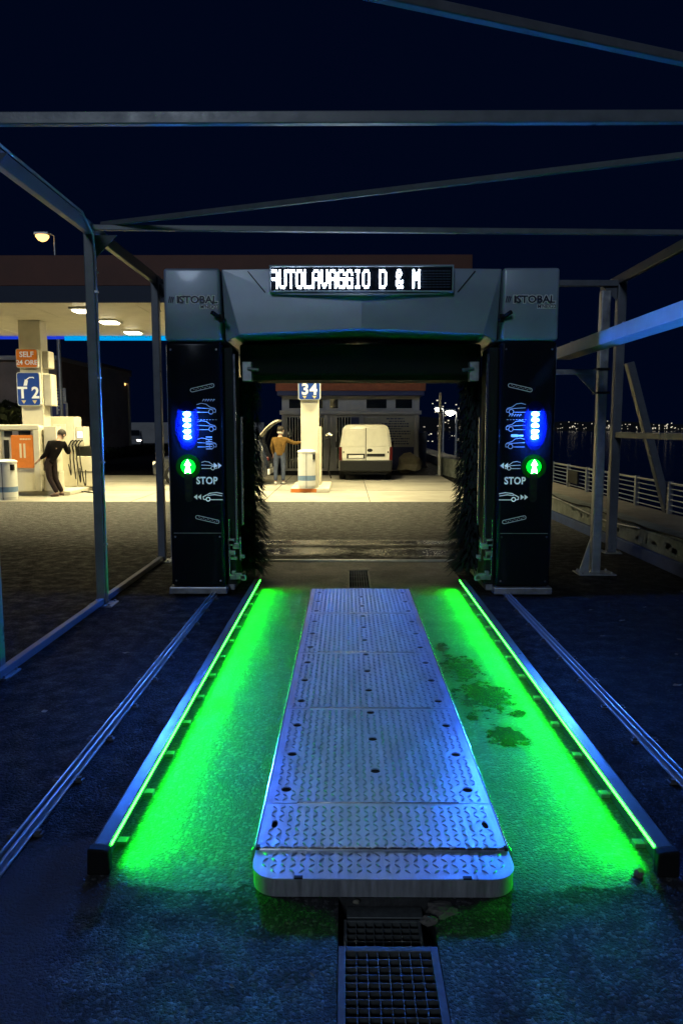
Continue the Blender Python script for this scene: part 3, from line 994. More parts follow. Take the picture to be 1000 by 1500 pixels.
for sgn in (-1, 1):
    MB().bar((1.12 * sgn, YF - 0.028, 3.275), (0.95 * sgn, YF - 0.042, 3.07), 0.01, 0.012, up=(0, 1, 0)).build('crease', M_DARK, cb)
yd = YF - 0.115
fr = MB()
for (a, b_, c, d) in ((-0.90, 0.90, 3.30, 3.318), (-0.90, 0.90, 3.058, 3.074), (-0.90, -0.885, 3.074, 3.30), (0.885, 0.90, 3.074, 3.30)):
    fr.box(a, b_, yd - 0.006, YF - 0.0, c, d)
dp = MB().box(-0.885, 0.885, yd + 0.012, YF - 0.002, 3.074, 3.30).build('message_display', mat('display_black', (0.006, 0.008, 0.014), 0.15), ga)
fr.build('display_frame', M_COVER, dp, bevel=0.003)
lip = MB()
lip.add([(-0.86, yd + 0.03, 3.056), (0.86, yd + 0.03, 3.056), (0, yd - 0.055, 3.030), (-0.86, yd + 0.03, 3.045), (0.86, yd + 0.03, 3.045), (0, yd - 0.055, 3.016), (0, yd + 0.05, 3.056), (0, yd + 0.05, 3.03)],
        [(0, 2, 6), (2, 1, 6), (0, 3, 5, 2), (2, 5, 4, 1), (3, 7, 5), (5, 7, 4)])
lip.build('display_lip', M_COVER, dp)
FONT = {'A': '01110 10001 10001 11111 10001 10001 10001', 'U': '10001 10001 10001 10001 10001 10001 01110', 'T': '11111 00100 00100 00100 00100 00100 00100',
        'O': '01110 10001 10001 10001 10001 10001 01110', 'L': '10000 10000 10000 10000 10000 10000 11111', 'V': '10001 10001 10001 10001 10001 01010 00100',
        'G': '01110 10001 10000 10111 10001 10001 01111', 'I': '01110 00100 00100 00100 00100 00100 01110', 'D': '11110 10001 10001 10001 10001 10001 11110',
        '&': '01100 10010 10100 01000 10101 10010 01101', 'M': '10001 11011 10101 10101 10001 10001 10001', ' ': '00000 00000 00000 00000 00000 00000 00000'}
dx, dz = 0.0136, 0.0255
lit, dim = MB(), MB()
cols = []
owner = []
for ci, ch in enumerate('AUTOLAVAGGIO D & M'):
    owner += [ci] * 6
    rows = FONT[ch].split()
    for c in range(5):
        cols.append([rows[r_][c] == '1' for r_ in range(7)])
    cols.append([False] * 7)
cols = cols[1:]
owner = owner[1:]
letters = {}
ncol = 128
xs = -0.872
for i in range(ncol):
    for r_ in range(7):
        on = i < len(cols) and cols[i][r_]
        x = xs + (i + 0.5) * dx
        z = 3.274 - (r_ + 0.5) * dz
        if on:
            k = 0.0066
            letters.setdefault(owner[i], MB()).box(x - k * 1.02, x + k * 1.02, yd + 0.004, yd + 0.0115, z - 0.0125, z + 0.0125)
        elif i >= len(cols):
            dim.add([(x - 0.004, yd + 0.010, z - 0.006), (x + 0.004, yd + 0.010, z - 0.006), (x + 0.004, yd + 0.010, z + 0.006), (x - 0.004, yd + 0.010, z + 0.006)], [(0, 1, 2, 3)])
for ci in sorted(letters):
    letters[ci].build('letter', M_DOT, dp)
dim.build('unlit_dots', M_DOTDIM, dp, kind='stuff')
# dryer and top roller
MB().prism([(8.05, 2.30), (8.15, 2.25), (8.75, 2.25), (8.85, 2.30), (8.85, 2.62), (8.05, 2.62)], 'x', -1.28, 1.28).build('dryer_box', M_RUB, ga, bevel=0.02)
MB().box(-1.3, 1.3, 9.2, 9.34, 2.30, 2.66).build('rear_cover', M_DARK, ga, bevel=0.01)
tr_ = MB().cyl((-1.2, 9.0, 2.42), (1.2, 9.0, 2.42), 0.15, 16).build('top_roller', M_BRUSH, ga, smooth=True)

# ------------------------------------------------------------------ gantry rails and wheel guards
for sgn, side in ((-1, 'left'), (1, 'right')):
    x = 1.52 * sgn
    r = empty('gantry_rail', (x, 4.5, 0), 'double-flanged steel floor rail the gantry rolls on, on the %s of the bay' % ('petrol station side' if sgn < 0 else 'sea wall side'), 'rail', 'floor rails of the gantry')
    zb = 0.0015
    MB().box(x - 0.032, x + 0.032, 1.6, 9.45, zb, zb + 0.010).build('rail_foot', M_GALV, r, bevel=0.002)
    for dxx, hh, ww in ((-0.018, 0.042, 0.009), (0.018, 0.042, 0.009), (0.0, 0.024, 0.012)):
        MB().box(x + dxx - ww / 2, x + dxx + ww / 2, 1.6, 9.45, zb + 0.0105, zb + hh).build('rail_web', M_GALV, r, bevel=0.003)
    c0 = None
    for k in range(14):
        y = 2.04 + 0.49 * k
        xa, xb = (x - 0.1, x + 0.1)
        for (p, q) in ((x - 0.075, x - 0.033), (x + 0.033, x + 0.075)):
            mb = MB()
            mb.box(p, q, y - 0.018, y + 0.018, zb, zb + 0.01)
            mb.box((p + q) / 2 - 0.011, (p + q) / 2 + 0.011, y - 0.011, y + 0.011, zb + 0.0099, zb + 0.022)
            mb.build('rail_clip', M_RAILCLIP, r)
    # wheel guard with green LED strip
    g = empty('wheel_guide', (1.12 * sgn, 5.3, 0), 'aluminium wheel guide with a glowing green LED strip, on the %s' % ('petrol station side' if sgn < 0 else 'sea wall side'), 'guide rail', 'wheel guides with green LEDs')
    y0, y1 = 2.73, 7.92
    zb = 0.007
    prof = [(1.150, zb), (1.145, 0.104), (1.137, 0.113), (1.085, 0.107), (1.078, 0.103), (1.078, 0.093), (1.095, 0.091), (1.102, zb)]
    MB().prism([(a * sgn, z) for a, z in prof], 'y', y0 + 0.035, y1).build('guide_profile', mat('dull_anodised_guide', (0.09, 0.10, 0.11), 0.32, 0.2, spec=0.3, var=0.2, vscale=12, rvar=0.06), g, bevel=0.003)
    MB().prism([(a * sgn, z) for a, z in [(1.154, zb), (1.150, 0.116), (1.088, 0.110), (1.066, 0.104), (1.066, zb)]], 'y', y0 - 0.01, y0 + 0.034).build('end_cap', M_RUB, g, bevel=0.006)
    led = MB()
    n = 130
    for k in range(n):
        yy = y0 + 0.05 + (y1 - y0 - 0.06) * (k + 0.5) / n
        led.box(min(1.0775 * sgn, 1.072 * sgn), max(1.0775 * sgn, 1.072 * sgn), yy - 0.0155, yy + 0.0155, 0.094, 0.105)
    led.build('led_strip', M_LED_GREEN, g, kind='stuff')
    al = bpy.data.lights.new('led_strip_light', 'AREA')
    al.shape = 'RECTANGLE'
    al.size = y1 - y0 - 0.10
    al.size_y = 0.014
    al.energy = 112
    al.spread = R(100)
    al.color = (0.004, 1.0, 0.006)
    ao = bpy.data.objects.new('led_strip_light', al)
    COL.objects.link(ao)
    ao.parent = g
    ao.location = Vector((1.066 * sgn, (y0 + y1) / 2 + 0.02, 0.092)) - ORG[g]
    zdir = -Vector((-sgn * math.cos(R(40)), 0, -math.sin(R(40))))
    xdir = Vector((0, 1, 0))
    ydir = zdir.cross(xdir)
    ao.rotation_euler = Matrix((xdir, ydir, zdir)).transposed().to_euler()
    for k in range(12):
        yy = 2.95 + 0.42 * k
        MB().box(min(1.06 * sgn, 1.11 * sgn), max(1.06 * sgn, 1.11 * sgn), yy - 0.02, yy + 0.02, zb, 0.024).build('fixing_tab', M_GALV, g)

# ------------------------------------------------------------------ tread plate platform
pf = empty('tread_plate_platform', (0, 5.0, 0), 'long raised walkway of steel tread plates with slots down the middle of the wash bay', 'platform')
ZP = 0.075


def slot(cx, cy, a, bb, n=14):
    return [(cx + a * math.cos(2 * math.pi * i / n), cy + bb * math.sin(2 * math.pi * i / n)) for i in range(n)]


def lugs(mb, x0, x1, y0, y1, holes, z):
    p = 0.0365
    i0 = int(math.floor(x0 / p)); i1 = int(math.ceil(x1 / p))
    j0 = int(math.floor(y0 / p)); j1 = int(math.ceil(y1 / p))
    for i in range(i0, i1 + 1):
        for j in range(j0, j1 + 1):
            cx, cy = (i + 0.5) * p, (j + 0.5) * p
            if cx < x0 + 0.02 or cx > x1 - 0.02 or cy < y0 + 0.02 or cy > y1 - 0.02:
                continue
            if any((cx - h_[0]) ** 2 / (h_[2] + 0.016) ** 2 + (cy - h_[1]) ** 2 / (h_[3] + 0.016) ** 2 < 1 for h_ in holes):
                continue
            a = R(45) if (i + j) % 2 else R(-45)
            ca, sa = math.cos(a), math.sin(a)
            L, Wd = 0.0165, 0.0052
            pts = []
            for (u, v, zz) in ((-L, 0, z), (0, -Wd, z), (L, 0, z), (0, Wd, z), (-L * .6, 0, z + .0036), (0, -Wd * .35, z + .005), (L * .6, 0, z + .0036), (0, Wd * .35, z + .005)):
                pts.append((cx + u * ca - v * sa, cy + u * sa + v * ca, zz))
            mb.add(pts, [(0, 1, 5, 4), (1, 2, 6, 5), (2, 3, 7, 6), (3, 0, 4, 7), (4, 5, 6, 7)])


seams = [2.795, 3.16, 4.29, 5.40, 6.57, 7.60]
holes_all = [(0.0, 3.48 + 0.375 * k, 0.024, 0.026) for k in range(11)]
holes_all += [(s_ * 0.42, 3.29 + 0.375 * k, 0.024, 0.026) for s_ in (-1, 1) for k in range(12)]
holes_all += [(s_ * 0.445, 2.985, 0.014, 0.032) for s_ in (-1, 1)]
for a, b_ in zip(seams, seams[1:]):
    hs = [h_ for h_ in holes_all if a + 0.04 < h_[1] < b_ - 0.04]
    x0, x1 = -0.5, 0.5
    if b_ - a < 0.5:
        x0, x1 = -0.5, 0.5
    mb = plate_with_holes([(x0, a + 0.003), (x1, a + 0.003), (x1, b_ - 0.003), (x0, b_ - 0.003)],
                          [slot(*h_) for h_ in hs], ZP - 0.006, ZP)
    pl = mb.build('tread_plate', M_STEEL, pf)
    lg = MB()
    lugs(lg, x0, x1, a, b_, hs, ZP)
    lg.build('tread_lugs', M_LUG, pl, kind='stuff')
    MB().bar((-0.36, b_, ZP + 0.0015), (0.36, b_, ZP + 0.0015), 0.008, 0.006).build('weld_seam', M_ALU, pl)
# nose plate with rounded corners
no = [(-0.5, 2.79), (-0.5, 2.72)]
for i in range(9):
    a = R(180 + 90 * i / 8)
    no.append((-0.40 + 0.10 * math.cos(a), 2.70 + 0.10 * math.sin(a)))
for i in range(9):
    a = R(270 + 90 * i / 8)
    no.append((0.40 + 0.10 * math.cos(a), 2.70 + 0.10 * math.sin(a)))
no += [(0.5, 2.72), (0.5, 2.79)]
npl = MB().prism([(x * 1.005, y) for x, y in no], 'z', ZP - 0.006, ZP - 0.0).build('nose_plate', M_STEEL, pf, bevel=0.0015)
lg = MB()
lugs(lg, -0.5, 0.5, 2.605, 2.79, [(-0.5, 2.6, 0.05, 0.05), (0.5, 2.6, 0.05, 0.05)], ZP)
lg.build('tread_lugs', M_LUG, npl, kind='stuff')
mb = MB()
sk = [(x * 0.998, 2.79 + (y - 2.79) * 0.99) for x, y in no]
n = len(sk)
mb.add([(x, y, 0.008 if y > 2.68 else 0.002) for x, y in sk] + [(x, y, ZP - 0.0062) for x, y in sk], [(i, i + 1, n + i + 1, n + i) for i in range(n - 1)])
mb.build('nose_skirt', mat('skirt_steel', (0.5, 0.51, 0.54), 0.45, 0.6, var=0.35, vscale=9, rvar=0.1, stretch=(6, 6, 0.6)), pf, smooth=True)
nt_ = MB()
for xx in (-0.32, 0.31):
    nt_.box(xx - 0.016, xx + 0.016, 2.596, 2.612, ZP + 0.0002, ZP + 0.006)
nt_.build('nose_notch', M_DARK, pf)
hg = MB().cyl((-0.485, 2.793, ZP + 0.002), (0.485, 2.793, ZP + 0.002), 0.0085, 10)
hg.build('hinge_rod', M_ALU, pf, smooth=True)
hk = MB()
for k in range(16):
    xx = -0.47 + k * 0.0627
    hk.bar((xx - 0.012, 2.788, ZP + 0.010), (xx + 0.012, 2.798, ZP + 0.0115), 0.006, 0.003)
hk.build('hinge_knuckles', M_GALV, pf, kind='stuff')
for s_ in (-1, 1):
    MB().box(min(0.485 * s_, 0.499 * s_), max(0.485 * s_, 0.499 * s_), 2.785, 2.805, ZP + 0.001, ZP + 0.014).build('hinge_stop', M_DARK, pf)
    MB().prism([(a * s_, z) for a, z in ((0.503, 0.014), (0.503, ZP + 0.006), (0.508, ZP + 0.006), (0.522, ZP - 0.012), (0.522, 0.014))], 'y', 2.81, 7.60).build('side_skirt', M_ALU, pf, bevel=0.002)
MB().box(-0.50, 0.50, 2.82, 7.58, 0.016, 0.022).build('under_tray', M_RUB, pf)

# ------------------------------------------------------------------ drain grates
def grate(x0, x1, y0, y1, z, cell, name_label, frame=0.025, depth=0.22, cellx=None):
    g = empty('drain_grate', ((x0 + x1) / 2, (y0 + y1) / 2, 0), name_label, 'drain')
    cellx = cellx or cell
    for (a, b_, c, d) in ((x0, x0 + frame, y0, y1), (x1 - frame, x1, y0, y1), (x0 + frame, x1 - frame, y0, y0 + frame), (x0 + frame, x1 - frame, y1 - frame, y1)):
        MB().box(a, b_, c, d, z - 0.05, z).build('frame_bar', M_GRATE, g, bevel=0.002)
    nx_ = max(2, round((x1 - x0 - 2 * frame) / cellx))
    ny_ = max(2, round((y1 - y0 - 2 * frame) / cell))
    for i in range(1, nx_):
        x = x0 + frame + (x1 - x0 - 2 * frame) * i / nx_
        MB().box(x - 0.0015, x + 0.0015, y0 + frame, y1 - frame, z - 0.03, z - 0.003).build('grate_bar', M_GRATE, g)
    for j in range(1, ny_):
        y = y0 + frame + (y1 - y0 - 2 * frame) * j / ny_
        MB().box(x0 + frame, x1 - frame, y - 0.0015, y + 0.0015, z - 0.022, z - 0.004).build('grate_bar', M_GRATE, g)
    return g


def trench(x0, x1, y0, y1, d, zt_=0.0):
    mb = MB()
    mb.add([(x0, y0, -d), (x1, y0, -d), (x1, y1, -d), (x0, y1, -d), (x0, y0, zt_), (x1, y0, zt_), (x1, y1, zt_), (x0, y1, zt_)],
           [(0, 1, 2, 3), (0, 4, 5, 1), (1, 5, 6, 2), (2, 6, 7, 3), (3, 7, 4, 0)])
    return tag(mb.build('trench_floor', M_TRENCH), kind='structure')


trench(-0.17, 0.17, -1.2, 2.60, 0.14)
trench(-0.13, 0.13, 7.74, 8.98, 0.2, 0.006)
grate(-0.168, 0.168, 1.60, 2.345, -0.004, 0.034, 'near steel mesh drain grate in a green-edged frame at the bottom of the picture')
gd = grate(-0.150, 0.128, 2.365, 2.52, -0.03, 0.033, 'sunken short mesh drain grate just in front of the platform nose', frame=0.012)
grate(-0.168, 0.168, 0.84, 1.58, -0.004, 0.034, 'mesh drain grate nearest the camera, below the bottom edge')
grate(-0.128, 0.128, 7.76, 8.96, 0.005, 0.30, 'long slotted drain grate behind the far end of the platform', frame=0.018, cellx=0.028)
tag(MB().box(-0.14, 0.14, 2.535, 2.596, -0.05, -0.032).build('channel_step', M_GRATE, bevel=0.004), 'dark rusted steel strip in the channel under the platform nose', 'steel strip')
# transverse channel behind the gantry
tc_ = empty('channel_drain', (0, 9.62, 0), 'narrow slotted channel drain crossing the bay behind the gantry', 'drain')
MB().box(-1.9, 1.9, 9.57, 9.60, 0.001, 0.02).build('edge_strip', M_GALV, tc_, bevel=0.002)
MB().box(-1.9, 1.9, 9.66, 9.69, 0.001, 0.012).build('edge_strip', M_GALV, tc_, bevel=0.002)
sl = MB()
for k in range(60):
    sl.box(-1.88 + k * 0.0632, -1.85 + k * 0.0632, 9.6005, 9.6595, 0.001, 0.009)
sl.build('slot_bars', M_GRATE, tc_, kind='stuff')

def rock(name, c, r, m, seed, flat=0.6):
    rr = random.Random(seed)
    bm = bmesh.new()
    bmesh.ops.create_icosphere(bm, subdivisions=2, radius=1)
    for v in bm.verts:
        v.co *= 1 + rr.uniform(-0.22, 0.22)
    mb = MB()
    mb.add([(c[0] + v.co.x * r[0], c[1] + v.co.y * r[1], c[2] + v.co.z * r[2]) for v in bm.verts], [tuple(v.index for v in f.verts) for f in bm.faces])
    bm.free()
    return mb.build(name, m, smooth=False)


tag(rock('concrete_chunk', (0.150, 2.455, 0.012), (0.03, 0.018, 0.016), M_ROCK, 3), 'broken lump of concrete beside the sunken grate', 'rubble')
tag(rock('mortar_patch', (0.205, 2.53, 0.0), (0.055, 0.05, 0.014), M_ROCK, 5), 'crumbling mortar patch under the right end of the platform nose', 'rubble')
tag(rock('pale_stone', (-0.105, 2.575, 0.0), (0.012, 0.008, 0.008), M_BOULD, 8), 'small pale stone at the left edge of the channel below the platform nose', 'stone')
tag(rock('wet_stone', (1.0, 2.735, 0.02), (0.022, 0.018, 0.02), M_ROCK, 9), 'small stone at the near end of the right wheel guide', 'stone')

# leaves scattered on the right-hand asphalt and a few on the left
lv = None
rl_ = random.Random(21)
spots = [(2.4, 5.6), (2.55, 5.3), (2.0, 6.1), (2.9, 5.9), (2.35, 6.6), (3.0, 6.4), (2.2, 7.0), (2.75, 7.1), (2.6, 6.0), (3.1, 5.2), (2.1, 4.9), (2.5, 4.6), (3.2, 7.4), (1.95, 5.5), (2.85, 4.9),
         (-2.0, 4.4), (-1.85, 5.6), (-2.2, 3.9), (-0.25, 2.2), (-0.42, 2.35), (-0.62, 2.05), (-0.5, 2.15), (0.55, 2.1), (0.62, 2.0), (-0.95, 2.25), (-0.35, 2.45)]
for i, (x, y) in enumerate(spots):
    if lv is None:
        mb = MB().add([(-0.03, 0, 0.004), (-0.012, -0.014, 0.010), (0.012, -0.013, 0.007), (0.034, 0.002, 0.012), (0.012, 0.014, 0.006), (-0.014, 0.013, 0.012), (0, 0, 0.003)],
                      [(0, 1, 6), (1, 2, 6), (2, 3, 6), (3, 4, 6), (4, 5, 6), (5, 0, 6)])
        lv = mb.build('fallen_leaf', M_LEAF)
        o = lv
    else:
        o = lv.copy()
        COL.objects.link(o)
    o.location = (x, y, 0.001)
    o.rotation_euler = (rl_.uniform(-.15, .15), rl_.uniform(-.15, .15), rl_.uniform(0, 6.3))
    s_ = rl_.uniform(0.55, 1.1) if y > 3 else rl_.uniform(0.25, 0.42)
    o.scale = (s_, s_, s_)
    if x > 1.6:
        tag(o, 'small dry leaf on dark asphalt toward the sea wall', 'leaf', 'dry leaves by the sea wall')
    elif x < -1.6:
        tag(o, 'small dry leaf on dark asphalt near the pergola posts', 'leaf', 'dry leaves by the pergola posts')
    else:
        tag(o, 'tiny dry leaf on the rough asphalt near the mesh grates', 'leaf', 'dry leaves in front of the bay')

# ------------------------------------------------------------------ petrol station canopy
cn = empty('fuel_canopy', (-6, 19.5, 0), 'wide petrol station canopy with orange fascia coloured brown as if unlit and lit cream ceiling behind the gantry', 'canopy')
CX0, CX1, CY0, CY1, CZ = -17.0, 2.45, 16.5, 22.75, 4.45
MB().box(CX0, CX1, CY0 + 0.1, CY1 - 0.1, CZ + 0.06, 5.3).build('roof_slab', M_FASCB, cn)
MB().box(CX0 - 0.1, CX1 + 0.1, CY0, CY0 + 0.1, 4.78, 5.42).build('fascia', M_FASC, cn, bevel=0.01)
MB().box(CX0 - 0.1, CX1 + 0.1, CY0 + 0.005, CY0 + 0.1, CZ - 0.02, 4.778).build('fascia_band', M_FASCB, cn)
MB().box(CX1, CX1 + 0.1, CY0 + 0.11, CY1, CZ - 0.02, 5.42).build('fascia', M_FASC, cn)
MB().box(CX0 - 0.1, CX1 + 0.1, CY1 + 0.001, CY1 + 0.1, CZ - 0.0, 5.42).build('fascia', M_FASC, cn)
xx = CX0
while xx < CX1 - 0.1:
    xe = min(xx + 2.431, CX1)
    for (ya, yb) in ((CY0 + 0.11, 18.55), (18.56, 20.65), (20.66, CY1 - 0.01)):
        MB().box(xx + 0.006, xe - 0.006, ya, yb, CZ, CZ + 0.05).build('ceiling_panel', M_CREAM, cn, bevel=0.004)
    xx += 2.431
for px_ in (-14.2, -10.4, -6.2, -2.9, 0.15):
    for py_ in (17.5, 19.4, 21.5):
        fx = MB().box(px_ - 0.26, px_ + 0.26, py_ - 0.26, py_ + 0.26, CZ - 0.05, CZ - 0.002).build('lamp_housing', M_WHITE, cn, bevel=0.01)
        MB().box(px_ - 0.2, px_ + 0.2, py_ - 0.2, py_ + 0.2, CZ - 0.085, CZ - 0.0505).build('lamp_diffuser', M_FIX, fx, bevel=0.012)
        ld = bpy.data.lights.new('canopy_light', 'AREA')
        ld.shape = 'SQUARE'
        ld.size = 0.38
        ld.energy = 150
        ld.spread = R(138)
        ld.color = (1.0, 0.86, 0.44)
        lo = bpy.data.objects.new('canopy_light', ld)
        COL.objects.link(lo)
        lo.parent = cn
        lo.location = Vector((px_, py_, CZ - 0.10)) - ORG[cn]
MB().box(-8.6, -1.0, CY1 - 0.06, CY1 - 0.012, CZ - 0.13, CZ - 0.004).build('cyan_neon_strip', M_CYAN, cn)
MB().box(-16, -8.62, CY1 - 0.06, CY1 - 0.012, CZ - 0.09, CZ - 0.004).build('blue_neon_strip', M_BNEON, cn)
for (xa, xb, ya, yb) in ((-8.52, -7.95, 19.3, 19.75), (-1.37, -0.90, 20.0, 20.5)):
    MB().box(xa, xb, ya, yb, 0.12, CZ - 0.001).build('pillar', M_CREAM, cn, bevel=0.02)

# signs on the pillars
def pillar_sign(name, label, x0, x1, y, z0, z1, face, cat='sign'):
    s_ = empty(name, ((x0 + x1) / 2, y, z0), label, cat)
    MB().prism(rrect(x0, x1, z0, z1, 0.06, 4), 'y', y - 0.10, y - 0.002).build('sign_box', M_WHITE, s_, bevel=0.005)
    MB().prism(rrect(x0 + 0.02, x1 - 0.02, z0 + 0.02, z1 - 0.02, 0.05, 4), 'y', y - 0.108, y - 0.1005).build('sign_face', face, s_)
    return s_


s1 = pillar_sign('self_service_sign', 'orange illuminated sign with white lettering high on the left canopy pillar', -8.56, -8.0, 19.3, 3.24, 3.72, M_SIGNO)
text('sign_lettering', 'SELF', 0.19, M_SIGNW, s1, (-8.28, 19.188, 3.57), bold=0.004)
text('sign_lettering', '24 ORE', 0.17, M_SIGNW, s1, (-8.28, 19.188, 3.37), bold=0.003)
s2 = pillar_sign('pump_number_sign', 'blue pump sign with a white nozzle symbol and T 2 on the left pillar', -8.57, -7.97, 19.3, 2.28, 3.13, M_SIGNB)


def nozzle(mb, x, z, s, y):
    mb.prism([(x - 0.5 * s, z - 0.55 * s), (x - 0.05 * s, z - 0.55 * s), (x + 0.1 * s, z + 0.1 * s), (x - 0.3 * s, z + 0.25 * s)], 'y', y - 0.004, y)
    mb.ribbon([(x - 0.1 * s, z + 0.2 * s), (x + 0.3 * s, z + 0.48 * s), (x + 0.75 * s, z + 0.5 * s), (x + 0.85 * s, z + 0.4 * s)], 0.13 * s, y, 0.004)


mb = MB()
nozzle(mb, -8.29, 2.90, 0.2, 19.188)
mb.build('nozzle_symbol', M_SIGNW, s2)
text('sign_lettering', 'T 2', 0.40, M_SIGNW, s2, (-8.27, 19.188, 2.60), bold=0.012)
mb = MB()
for xa in (-8.40, -8.12):
    mb.prism([(xa - 0.06, 2.42), (xa + 0.06, 2.42), (xa, 2.33)], 'y', 19.184, 19.188)
mb.build('arrow_mark', mat('tan_mark', (0.5, 0.4, 0.2), 0.5, emit=(0.5, 0.4, 0.2), estr=0.3), s2)
s3 = pillar_sign('pump_number_sign', 'blue pump sign reading 34 on the pillar seen through the gantry', -1.43, -0.84, 20.0, 2.45, 3.2, M_SIGNB)
text('sign_lettering', '34', 0.40, M_SIGNW, s3, (-1.135, 19.888, 2.72), bold=0.012, space=1.1)
mb = MB()
for xa in (-1.26, -1.0):
    mb.prism([(xa - 0.06, 2.56), (xa + 0.06, 2.56), (xa, 2.48)], 'y', 19.884, 19.888)
mb.build('arrow_mark', MATS['tan_mark'], s3)
for (nm, lab, z0, z1, wide) in (('side_sign_box', 'upper cream sign box on the right side of the left canopy pillar', 3.24, 3.68, 0.1), ('side_sign_box', 'lower tall cream sign box on the right side of the left canopy pillar', 2.28, 3.10, 0.14)):
    tag(MB().box(-7.948, -7.95 + wide + 0.07, 19.34, 19.72, z0, z1).build(nm, M_CREAM, bevel=0.03, seg=3), lab, 'sign box')

# islands
def island(x0, x1, y0, y1, label, ob):
    i_ = empty('pump_island', ((x0 + x1) / 2, y0, 0), label, 'kerb')
    MB().box(x0, x1, y0, y1, 0.007, 0.12).build('kerb', M_CREAM, i_, bevel=0.02)
    MB().box(x0 + 0.03, ob, y0 - 0.006, y0 - 0.001, 0.012, 0.105).build('painted_edge', M_ORANGE, i_)
    return i_


island(-1.66, -0.6, 19.75, 22.2, 'raised pump island with orange kerb edge under the pillar seen through the gantry', -0.95)
island(-10.2, -7.2, 18.9, 21.5, 'raised pump island under the pumps and left canopy pillar', -9.9)


def waste_bin(x, y, z, ht, r, label):
    w = empty('waste_bin', (x, y, z), label, 'bin', 'white round bins on the forecourt')
    n = 24
    MB().lathe([(r * 0.92, 0.002), (r * 0.92, 0.06), (r, 0.07), (r, ht * 0.2)], (x, y, z), n).build('lower_body', M_WHITE, w, smooth=True)
    MB().lathe([(r * 1.003, ht * 0.2 + 0.001), (r * 1.003, ht * 0.33)], (x, y, z), n).build('blue_band', mat('dusty_blue_band', (0.16, 0.26, 0.42), 0.5, var=0.2), w, smooth=True)
    MB().lathe([(r, ht * 0.33 + 0.001), (r, ht * 0.92)], (x, y, z), n).build('upper_body', M_WHITE, w, smooth=True)
    MB().lathe([(r * 1.06, ht * 0.921), (r * 1.06, ht * 0.955), (r * 0.8, ht * 0.99), (r * 0.2, ht)], (x, y, z), n).build('lid', M_WHITE, w, smooth=True)
    MB().box(x - 0.006, x + 0.006, y - r - 0.005, y - r + 0.012, z + 0.02, z + ht * 0.9).build('body_seam', M_DARK, w)
    MB().box(x + r * 0.55, x + r * 0.97, y - r * 0.72, y - r * 0.3, z + ht * 0.74, z + ht * 0.88).build('mouth', M_DARK, w)
    MB().lathe([(r * 0.8, -0.0), (r * 0.8, 0.002)], (x, y, z), n).build('foot_ring', M_DARK, w)
    return w


waste_bin(-8.28, 17.75, 0.006, 0.97, 0.24, 'white round litter bin with blue band in front of the left pumps')
waste_bin(-1.21, 19.86 - 0.0, 0.12, 1.03, 0.235, 'white round litter bin with blue band on the island seen through the gantry')

# self-service payment pump (front) and dispenser (behind the person)
pp = empty('fuel_pump', (-8.3, 18.95, 0.12), 'cream fuel pump with arched top and an orange front panel at the left edge', 'fuel pump')
y0 = 18.6
MB().prism(rrect(-8.95, -7.85, 0.12, 1.78, 0.10, 5), 'y', y0 + 0.10, y0 + 0.55).build('body', M_CREAM, pp, bevel=0.012)
fr = MB()
for (a, b_, c, d) in ((-8.97, -8.80, 0.3, 1.66), (-7.98, -7.83, 0.13, 1.66)):
    fr.box(a, b_, y0 + 0.03, y0 + 0.097, c, d)
fr.box(-8.97, -7.83, y0 + 0.03, y0 + 0.097, 1.661, 1.80)
fr.build('front_frame', M_CREAM, pp, bevel=0.02)
MB().box(-8.72, -8.52, y0 + 0.085, y0 + 0.098, 1.5, 1.64).build('recess', M_DARK, pp)
MB().box(-8.36, -8.06, y0 + 0.085, y0 + 0.098, 1.5, 1.64).build('recess', M_DARK, pp)
MB().box(-8.74, -8.62, y0 + 0.085, y0 + 0.098, 0.95, 1.42).build('card_slot', M_DARK, pp)
MB().prism(rrect(-8.55, -7.99, 0.72, 1.54, 0.03, 3), 'y', y0 + 0.06, y0 + 0.084).build('orange_panel', M_ORANGE, pp, bevel=0.004)
mb = MB()
for k in range(7):
    mb.box(-8.32 + k * 0.04, -8.295 + k * 0.04, y0 + 0.056, y0 + 0.0595, 1.42, 1.46)
mb.box(-8.34, -8.29, y0 + 0.056, y0 + 0.0595, 0.97, 1.33)
mb.box(-8.24, -8.19, y0 + 0.056, y0 + 0.0595, 0.97, 1.33)
mb.build('panel_marking', mat('pale_mark', (0.8, 0.7, 0.5), 0.5), pp)
MB().box(-7.84, -7.45, y0 + 0.25, y0 + 0.6, 0.12, 0.62).build('side_cabinet', M_CREAM, pp, bevel=0.012)
MB().box(-7.76, -7.55, y0 + 0.235, y0 + 0.249, 0.64, 1.0).build('orange_label', M_ORANGE, pp)
MB().box(-7.80, -7.48, y0 + 0.25, y0 + 0.6, 0.625, 1.76).build('side_column', M_CREAM, pp, bevel=0.012)

fd = empty('fuel_dispenser', (-7.75, 20.2, 0.0), 'tall cream fuel dispenser with black hoses behind the leaning person', 'fuel pump')
MB().box(-8.200, -7.500, 20.2, 20.75, 0.125, 2.02).build('body', M_CREAM, fd, bevel=0.02)
MB().box(-7.495, -7.000, 20.25, 20.7, 0.125, 0.95).build('nozzle_cabinet', M_CREAM, fd, bevel=0.015)
MB().box(-7.495, -7.050, 20.28, 20.7, 0.955, 1.2).build('nozzle_bay', M_DARK, fd)
MB().box(-7.495, -7.270, 20.26, 20.7, 1.22, 1.75).build('display_column', M_CREAM, fd, bevel=0.01)
MB().box(-7.450, -7.310, 20.245, 20.259, 1.45, 1.62).build('screen', M_SCREEN, fd)
MB().box(-8.070, -7.730, 20.185, 20.199, 1.62, 1.82).build('notice_plate', M_WHITE, fd)
MB().box(-7.480, -7.010, 20.24, 20.249, 0.52, 0.535).build('panel_gap', M_DARK, fd)
